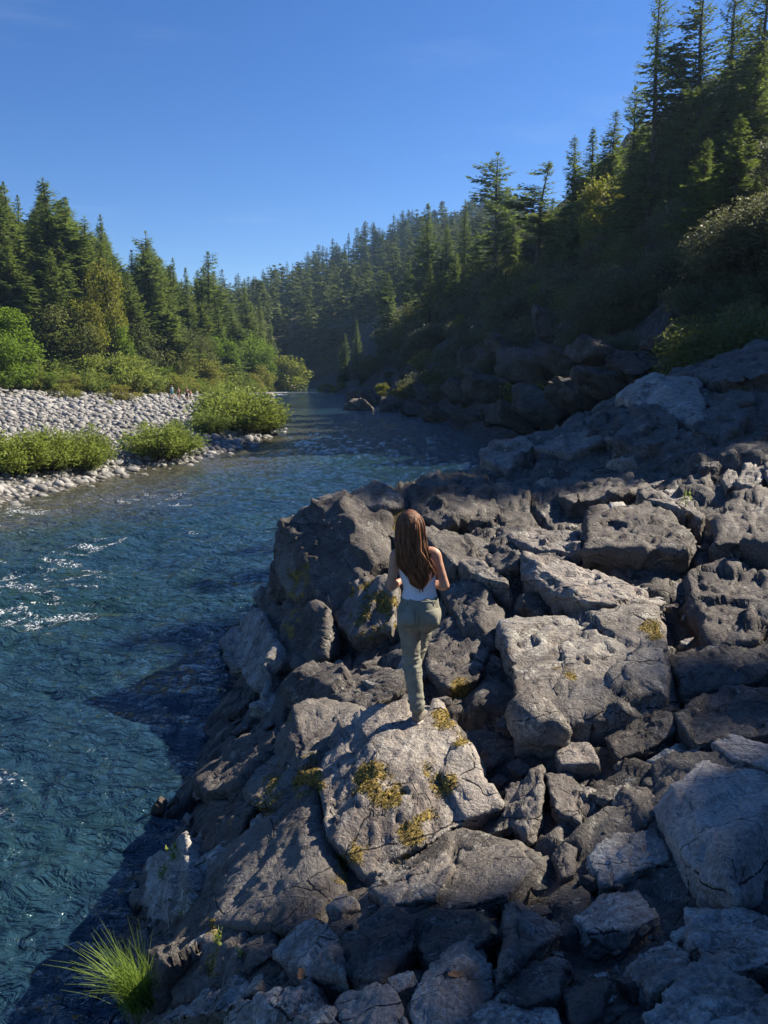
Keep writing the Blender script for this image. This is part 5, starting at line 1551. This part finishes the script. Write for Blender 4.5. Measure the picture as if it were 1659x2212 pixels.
def hip_ring(z, a0, a1, grow, n=28):
    th = np.linspace(a0, a1, n)
    rx = np.interp(z, [.83, .89, .955, .995], [.158, .168, .150, .138]) + grow; ry = np.interp(z, [.83, .89, .955, .995], [.128, .134, .116, .102]) + grow
    cy = np.interp(z, [.83, .89, .955, .995], [.044, .040, .050, .058])
    c, s = np.cos(th), np.sin(th)
    return np.c_[rx * c + .004, cy + ry * s - .12 * rx * c * 1.0, np.full(n, z)]
band(hip_ring(.985, 0, 2 * math.pi, .002, 40), .019, .004, 'waistband', trousers, M['canvas'])
def pocket(cx, cz, name):
    # flat patch laid on the seat
    bv = BVHTree.FromPolygons([v.co.copy() for v in trm.vertices], [tuple(q.vertices) for q in trm.polygons])
    pts = []
    for iz in np.linspace(-1, 1, 9):
        for ix in np.linspace(-1, 1, 9):
            x = cx + ix * .055; z = cz + iz * .055 - (0.012 * (1 - abs(ix)) if iz < -.9 else 0)
            h = bv.ray_cast(Vector((x, -1, z)), Vector((0, 1, 0)))
            pts.append((h[0] + Vector((0, -.004, 0))) if h[0] is not None else Vector((x, -.1, z)))
    me = new_mesh(name, np.array([tuple(q) for q in pts]), grid_faces(9, 9), M['canvas'], True)
    o = link(name, me, trousers)
    sd = o.modifiers.new('thick', 'SOLIDIFY'); sd.thickness = .004
    return o
pocket(-.088, .872, 'pocket'); pocket(.094, .885, 'pocket')
for x in (-.10, 0.0, .10):
    band(np.array([(x, -.085 if x else -.068, .972), (x, -.088 if x else -.072, .985), (x, -.085 if x else -.066, 1.0)]) + np.array([0.004, .020 - .12 * x, 0]), .006, .003, 'belt_loop', trousers, M['canvas'], (1, 0, 0))

# tank top
tt = [(.006, .060, .985, .140, .106), (.006, .068, 1.03, .128, .096), (.006, .072, 1.07, .124, .092), (-.004, .090, 1.16, .136, .099), (-.014, .102, 1.225, .146, .101), (-.020, .108, 1.262, .140, .096)]
q = smooth_path(tt, 8)
v, f = loft(q[:, :3], q[:, 3], q[:, 4], (1, -.12, 0), 40, False)
tm = bpy.data.meshes.new('tank_top'); tm.from_pydata([tuple(x) for x in v], [], f); tm.update()
tm.polygons.foreach_set('use_smooth', np.ones(len(tm.polygons), bool))
displace(tm, lambda c: .0055 * ridge(np.c_[c[:, 0] * 5, c[:, 1] * 5, c[:, 2] * 26 + 3 * c[:, 0]], 2, 33) * sstep(1.20, 1.06, c[:, 2]) + .003 * fbm(c * 18, 2, 34))
tm.materials.append(M['cotton'])
tank = link('tank_top', tm, person)
sd = tank.modifiers.new('thick', 'SOLIDIFY'); sd.thickness = .004
for sx, sh in ((-.098, 1.352), (.058, 1.358)):
    band(smooth_path([(sx, .010, 1.24), (sx, .026, 1.30), (sx + .0, .070, sh + .012), (sx, .120, sh + .020), (sx, .170, sh - .01), (sx, .200, 1.25)], 5), .013, .004, 'strap', tank, M['cotton'], (1, 0, 0))

# shoes
def shoe(ankle, yaw, pitch):
    up = limb([(0, -.085, .045, .030, .030), (0, -.06, .055, .040, .042), (0, .0, .055, .045, .048), (0, .07, .042, .047, .036), (0, .14, .032, .043, .026), (0, .175, .026, .024, .016)], (1, 0, 0), 5, 16)
    ank = limb([(0, -.045, .06, .042, .048), (0, -.045, .10, .042, .050), (0, -.045, .13, .043, .052)], (1, 0, 0), 4, 16)
    sol = limb([(0, -.09, .010, .030, .013), (0, -.06, .010, .042, .014), (0, .02, .010, .045, .013), (0, .10, .010, .050, .012), (0, .16, .014, .040, .011), (0, .185, .018, .018, .008)], (1, 0, 0), 5, 16)
    R = np.array(Matrix.Rotation(yaw, 3, 'Z') @ Matrix.Rotation(pitch, 3, 'X'))
    off = np.array(ankle) - R @ np.array([0, -.045, .09])
    um = fuse([up, ank], .008, 4, .5, 'shoe')
    n = len(um.vertices); co = np.empty(n * 3, np.float32); um.vertices.foreach_get('co', co)
    um.vertices.foreach_set('co', (co.reshape(-1, 3) @ R.T + off).astype(np.float32).ravel()); um.update()
    um.materials.append(M['shoe'])
    so = link('shoe', um, person)
    v, f = sol
    sm = bpy.data.meshes.new('sole'); sm.from_pydata([tuple(R @ x + off) for x in v], [], f); sm.update(); sm.materials.append(M['sole'])
    sm.polygons.foreach_set('use_smooth', np.ones(len(sm.polygons), bool))
    link('sole', sm, so)
    return so
shoe((-.008, -.035, .090), -.35, -.10)
shoe((-.020, .395, .285), .30, .10)

# hair: a full fall down the back plus separate locks
hr = [(-.065, .160, 1.658, .020, .022), (-.065, .150, 1.645, .055, .065), (-.066, .135, 1.61, .086, .100), (-.067, .115, 1.555, .100, .112), (-.066, .090, 1.49, .102, .096), (-.060, .055, 1.42, .104, .080), (-.048, .020, 1.345, .108, .058),
      (-.028, .002, 1.26, .108, .046), (-.006, -.004, 1.20, .094, .040), (.004, -.010, 1.15, .080, .030), (.010, -.016, 1.11, .048, .018), (.012, -.018, 1.09, .018, .010)]
hp = smooth_path(hr, 7)
v, f = loft(hp[:, :3], hp[:, 3], hp[:, 4], (1, -.1, 0), 44)
v = np.array(v)
ang = np.tile(np.linspace(0, 2 * math.pi, 44, endpoint=False), len(hp))
lock = fbm(np.c_[np.cos(ang) * 4.2, np.sin(ang) * 4.2, v[:, 2] * 7.0], 3, 41)
fallz = sstep(1.60, 1.30, v[:, 2])
cen = np.repeat(hp[:, :3], 44, 0)
v = cen + (v - cen) * (1 - .16 * fallz + (0.06 + .30 * fallz) * lock)[:, None]
hm = bpy.data.meshes.new('hair'); hm.from_pydata([tuple(x) for x in v], [], f); hm.update()
hm.polygons.foreach_set('use_smooth', np.ones(len(hm.polygons), bool))
at = hm.attributes.new('tint', 'FLOAT', 'POINT'); at.data.foreach_set('value', np.clip(.02 + .12 * lock, 0, 1).astype(np.float32))
hm.materials.append(M['hair'])
hair = link('hair', hm, person)
HA = Acc()
hg = np.random.default_rng(8)
zz = hp[:, 2][::-1]
for i in range(64):
    th0 = hg.uniform(0, 2 * math.pi)
    fr_, ph = hg.uniform(20, 40), hg.uniform(0, 6.28)
    amp, ramp_ = hg.uniform(.10, .26), hg.uniform(.06, .22)
    zend = 1.09 + .20 * hg.random() ** 1.4 + .10 * (abs(math.cos(th0)) > .75)
    lt = np.clip(hg.normal(.22, .22), 0, .9)
    lift = hg.uniform(0, .12)
    for j in range(17):
        n = 18
        z1 = 1.659 - .012 * hg.random(); z0 = zend + hg.normal(0, .025)
        k = np.linspace(0, 1, n); z = z1 + (z0 - z1) * k ** 1.5
        cx = np.interp(z, zz, hp[::-1, 0]); cy = np.interp(z, zz, hp[::-1, 1]); ax = np.maximum(np.interp(z, zz, hp[::-1, 3]), np.where(z < 1.4, .045, 0)); ay = np.maximum(np.interp(z, zz, hp[::-1, 4]), np.where(z < 1.4, .022, 0))
        wave = np.sin(z * fr_ + ph + hg.normal(0, .25))
        th = th0 + hg.normal(0, .085) * (1 - .45 * k) + amp * wave * sstep(1.52, 1.25, z) + hg.normal(0, .03) * k
        gsc = 1.0 + lift * sstep(1.62, 1.40, z) + hg.uniform(0, .07) + ramp_ * np.sin(z * fr_ + ph + 1.3) * sstep(1.48, 1.20, z) + .10 * hg.random() * k
        pth = np.c_[cx + ax * gsc * np.cos(th), cy - ay * gsc * np.sin(th) - .1 * ax * np.cos(th), z]
        wd = np.interp(k, [0, .1, .6, 1], [.002, .005, .005, .0012]) * hg.uniform(.6, 1.3)
        tw = hg.normal(0, .5)
        tg = np.c_[-np.sin(th) * math.cos(tw) + np.cos(th) * math.sin(tw), -np.cos(th) * .6 * math.cos(tw) - np.sin(th) * math.sin(tw), np.zeros(n)]
        tg /= np.linalg.norm(tg, axis=1, keepdims=True) + 1e-9
        V = np.stack([pth - tg * wd[:, None], pth + tg * wd[:, None]], 1).reshape(-1, 3)
        HA.add(V, grid_faces(n, 2), float(np.clip(lt + hg.normal(0, .12), 0, 1)))
locks = link('lock_of_hair', HA.mesh('locks', M['hair'], True), hair)
locks['kind'] = 'stuff'

# the walkers on the gravel bar
def walker(u, v, Y, h, stride, arm, skin_tone, suit, suit_col, label, lean=0, top=None):
    q = P(u, v, Y)
    z0 = hz(q[0], Y) + .2
    k = h / 1.7
    e = link('person', None, None, (q[0], Y, z0))
    e.scale = (k, k, k); e.rotation_euler = (0, 0, math.radians(200 + lean))
    tag(e, label, 'person', 'walkers on the gravel bar')
    ps = [limb([(0, 0, .82, .14, .10), (0, 0, .95, .15, .105), (0, 0, 1.08, .125, .09), (0, 0, 1.25, .155, .105), (0, 0, 1.38, .15, .085), (0, 0, 1.45, .06, .06), (0, .02, 1.52, .05, .055)], (1, 0, 0), 4, 14),
          ball((0, .02, 1.60), (.078, .095, .11), 12), ball((0, .115, 1.59), (.014, .02, .02), 8)]
    for sx in (-1, 1):
        ps.append(limb([(sx * .08, 0, .88, .085, .09), (sx * .09, sx * stride * .5, .48, .06, .06), (sx * .09, sx * stride - .05, .08, .04, .045), (sx * .09, sx * stride + .08, .03, .045, .03)], (1, 0, 0), 4, 12))
        a = arm[0 if sx < 0 else 1]
        ps.append(limb([(sx * .14, 0, 1.38, .05, .05), (sx * (.22 + a * .10), .02, 1.38 - .27 * (1 - a * .6), .04, .04), (sx * (.26 + a * .34), .08, 1.10 + a * .12, .03, .03), (sx * (.27 + a * .40), .10, 1.03 + a * .12, .035, .02)], (0, 1, 0), 4, 10))
    bm_ = fuse(ps, .028, 2, .4, 'body'); bm_.materials.append(M[skin_tone])
    bo = link('body', bm_, e)
    v_, f_ = limb([(0, 0, .62 if suit == 'shorts' else .80, .185, .13), (0, 0, .80, .175, .13), (0, 0, .98, .155, .115), (0, 0, 1.0, .15, .11)], (1, 0, 0), 4, 14)
    m_ = bpy.data.meshes.new('shorts'); m_.from_pydata([tuple(x) for x in v_], [], f_); m_.update(); m_.materials.append(plain('swimwear', suit_col, .8)); link('shorts', m_, e)
    if top:
        v_, f_ = limb([(0, 0, .9, .19, .14), (0, 0, 1.05, .17, .13), (0, 0, 1.25, .175, .125), (0, 0, 1.37, .165, .105), (0, 0, 1.41, .10, .07)], (1, 0, 0), 4, 14)
        m_ = bpy.data.meshes.new('shirt'); m_.from_pydata([tuple(x) for x in v_], [], f_); m_.update(); m_.materials.append(plain('shirt', top, .8)); link('shirt', m_, e)
    v_, f_ = ball((0, -.005, 1.635), (.088, .10, .092), 12)
    m_ = bpy.data.meshes.new('hair'); m_.from_pydata([tuple(x) for x in v_], [], f_); m_.update(); m_.materials.append(plain('walker hair', (.10, .06, .035), .6)); link('hair', m_, bo)
walker(371.5, 851, 101, 1.72, .1, (0, .1), 'skin', 'shorts', (.10, .25, .30), 'person in a pale turquoise top half hidden by bushes behind the cobbles', 0, (.28, .50, .55))
walker(386, 854, 99, 1.62, .12, (.1, .1), 'skin', 'brief', (.12, .05, .05), 'person in dark swimwear walking alone over the cobbles', 10)
walker(404, 858, 98, 1.75, .1, (.6, .1), 'skin', 'shorts', (.012, .012, .014), 'tall bare-chested person in black shorts on the cobbles')
walker(412, 859, 97, 1.40, .16, (.1, .7), 'skin', 'shorts', (.30, .26, .22), 'shorter person in pale shorts beside the one in black shorts', 20)
# ------------------------------------------------------------------ small things on the rocks
gd = np.random.default_rng(5)
def bank_top(u, v):
    """nearest rock surface on the sight line through (u, v)"""
    o = np.array([0, 0, CAM_Z]); best = None
    for k in HERO_MESH:
        poly = np.array(HEROES[k][0])
        if poly[:, 0].min() - 40 < u < poly[:, 0].max() + 40 and poly[:, 1].min() - 40 < v < poly[:, 1].max() + 60:
            h = mesh_hit(k, u, v)
            if h is not None and (best is None or h[1] < best[1]): best = h
    b = bank_hit(u, v)
    return b if best is None or b[1] < best[1] else best

def grass_tuft(pos, n, length, spread, label, seed):
    g = np.random.default_rng(seed); A = Acc()
    for i in range(n):
        a = g.uniform(0, 6.28); L = length * g.uniform(.3, 1.15); lean = spread * g.random() ** .7
        s = np.linspace(0, 1, 6)
        b0 = g.normal(0, .045, 2)
        path = np.c_[b0[0] + (math.cos(a) * lean - .42) * L * s ** 1.5, b0[1] + math.sin(a) * lean * L * s ** 1.8, L * s * (1 - .25 * lean * s)]
        w = .0027 * (1 - s ** 1.5) + .0004
        sd = np.array([-math.sin(a + g.normal(0, .6)), math.cos(a), 0])
        V = np.stack([path - sd * w[:, None], path + sd * w[:, None]], 1).reshape(-1, 3)
        A.add(V, grid_faces(6, 2), np.clip(g.normal(.45, .25) + .25 * np.repeat(s, 2), 0, 1))
    e = link('grass_tuft', None, None, tuple(pos))
    link('blades', A.mesh('blades', M['grass'], True), e)['kind'] = 'stuff'
    return tag(e, label, 'grass', kind='thing')
pt = bank_top(318, 2150)
grass_tuft((pt[0] - .03, pt[1] - .04, pt[2] - .04), 480, .40, .7, 'long green grass tuft at the water\'s edge in the bottom corner', 61)

def sprig(u, v, size, label, seed, pale=0.0):
    g = np.random.default_rng(seed)
    q = bank_top(u, v)
    e = link('sprig', None, None, (q[0], q[1] - .01, q[2] - .01))
    st = Acc(); lf = Acc()
    for i in range(4):
        a = g.uniform(0, 6.28)
        s = np.linspace(0, 1, 5)
        path = np.c_[math.cos(a) * .45 * s ** 1.5, math.sin(a) * .45 * s ** 1.5, s] * size * g.uniform(.6, 1)
        st.add(*tube(path, .0016 * (1 - .6 * s), 4))
        for k in range(7):
            f = g.uniform(.25, 1); b0 = np.array([[np.interp(f, s, path[:, j]) for j in range(3)]])
            d = g.normal(0, .8, (1, 3)) + np.array([[0, 0, .6]])
            L = np.array([size * g.uniform(.25, .45)])
            lf.add(*blades(b0, d, L, L * .16, g.normal(0, .4, (1, 3)) + np.array([[0, 0, 1.0]]), np.array([g.uniform(.4, 1)])))
    link('stem', st.mesh('stem', M['shrub'], True), e); link('leaves', lf.mesh('leaves', M['willow']), e)['kind'] = 'stuff'
    tag(e, label, 'plant', kind='thing')
sprig(472, 2038, .11, 'tiny sunlit seedling at the foot of the smooth purplish slab', 71)
sprig(520, 2062, .08, 'tiny seedling in the shaded crack below the smooth slab', 72)
sprig(402, 1985, .11, 'small leafy sprig on the shaded edge above the grass tuft', 73)
sprig(352, 1900, .16, 'thin willow sprig on the white streaked slope by the water', 74)
sprig(372, 1860, .18, 'taller willow sprig beside the water below the bank', 75)
sprig(1480, 1095, .25, 'small green plant among the sunlit stones', 76)
sprig(1563, 1068, .2, 'tiny plant between the sunlit cobbles', 77)

# dry leaves lying on the rocks
M['dry'] = plain('dry leaf', (0.30, 0.15, 0.065), .8, 40, .3)
for u, v, s, lb in [(655, 2110, .045, 'curled brown dry leaf below the angular pale-topped block'), (1045, 1988, .035, 'tan dry leaf in the shaded gully by the pyramid-shaped stone'), (985, 2105, .035, 'reddish dry leaf among the stones at the bottom'), (1065, 2010, .03, 'small dry leaf just under the tan one')]:
    q = bank_top(u, v)
    n = 7
    A_, B_ = np.meshgrid(np.linspace(-1, 1, n), np.linspace(-1, 1, n))
    a = A_.ravel(); b = B_.ravel() * (1 - .75 * np.abs(A_.ravel()) ** 1.6) * .55
    z = .25 * a ** 2 + .5 * b ** 2 + .06 * np.sin(a * 5)
    ang = gd.uniform(0, 6.28)
    V = np.c_[(a * math.cos(ang) - b * math.sin(ang)) * s, (a * math.sin(ang) + b * math.cos(ang)) * s - .012, z * s + .008] + q
    o = link('dry_leaf', new_mesh('dry_leaf', V, grid_faces(n, n), M['dry'], True))
    tag(o, lb, 'leaf', kind='thing')

# moss cushions: short tufts where moss grows on the blocks
for k in ('M1', 'H2', 'M3', 'C6', 'C4', 'M2', 'M3b'):
    W, F = HERO_MESH[k]
    at = bank_attrs(W)['moss']
    nr = vnormals(W, F)
    if (nr * (W - W.mean(0))).sum() < 0: nr = -nr
    c = W[F].mean(1); fm = at[F].mean(1); fn = nr[F].mean(1)
    u, v, d = proj(c)
    ok = (fm > .40) & ((fn * (np.array([0, 0, CAM_Z]) - c)).sum(1) > 0)
    idx = np.nonzero(ok)[0]
    if len(idx) < 4: continue
    area = np.linalg.norm(np.cross(W[F[:, 1]] - W[F[:, 0]], W[F[:, 3]] - W[F[:, 0]]), axis=1)
    cnt = np.minimum(gd.poisson(np.minimum(area[idx] * 9000 * fm[idx], 60)), 60)
    ii = np.repeat(idx, cnt)
    if len(ii) == 0: continue
    if len(ii) > 9000: ii = gd.choice(ii, 9000, False)
    wts = gd.dirichlet((1, 1, 1, 1), len(ii))
    base = (W[F[ii]] * wts[:, :, None]).sum(1)
    dr = fn[ii] + gd.normal(0, .55, (len(ii), 3))
    L = gd.uniform(.008, .019, len(ii)) * (1.0 if k != 'C4' else 1.4)
    V, Fb, T = blades(base - fn[ii] * .004, dr, L, L * .35, gd.normal(0, 1, (len(ii), 3)), np.clip(gd.normal(.5, .28, len(ii)), 0, 1))
    o = link('moss', new_mesh('moss', V, Fb, M['moss'], False, {'tint': T}), HERO_OBJ[k])
    o['kind'] = 'stuff'
# ------------------------------------------------------------------ air
haze_me = bpy.data.meshes.new('haze')
bm = bmesh.new()
bmesh.ops.create_cube(bm, size=1.0)
bmesh.ops.scale(bm, vec=(3100, 3500, 135), verts=bm.verts[:])
bmesh.ops.translate(bm, vec=(0, 1300, 62), verts=bm.verts[:])
bm.to_mesh(haze_me); bm.free()
hmat = bpy.data.materials.new('pale air'); hmat.use_nodes = True
hn = hmat.node_tree.nodes; hn.clear()
ho = hn.new('ShaderNodeOutputMaterial'); hv = hn.new('ShaderNodeVolumePrincipled')
hv.inputs['Color'].default_value = (0.42, 0.68, 1.0, 1); hv.inputs['Density'].default_value = 0.0002; hv.inputs['Anisotropy'].default_value = 0.35
hmat.node_tree.links.new(hv.outputs[0], ho.inputs['Volume'])
haze_me.materials.append(hmat)
haze = tag(link('haze', haze_me), kind='stuff')
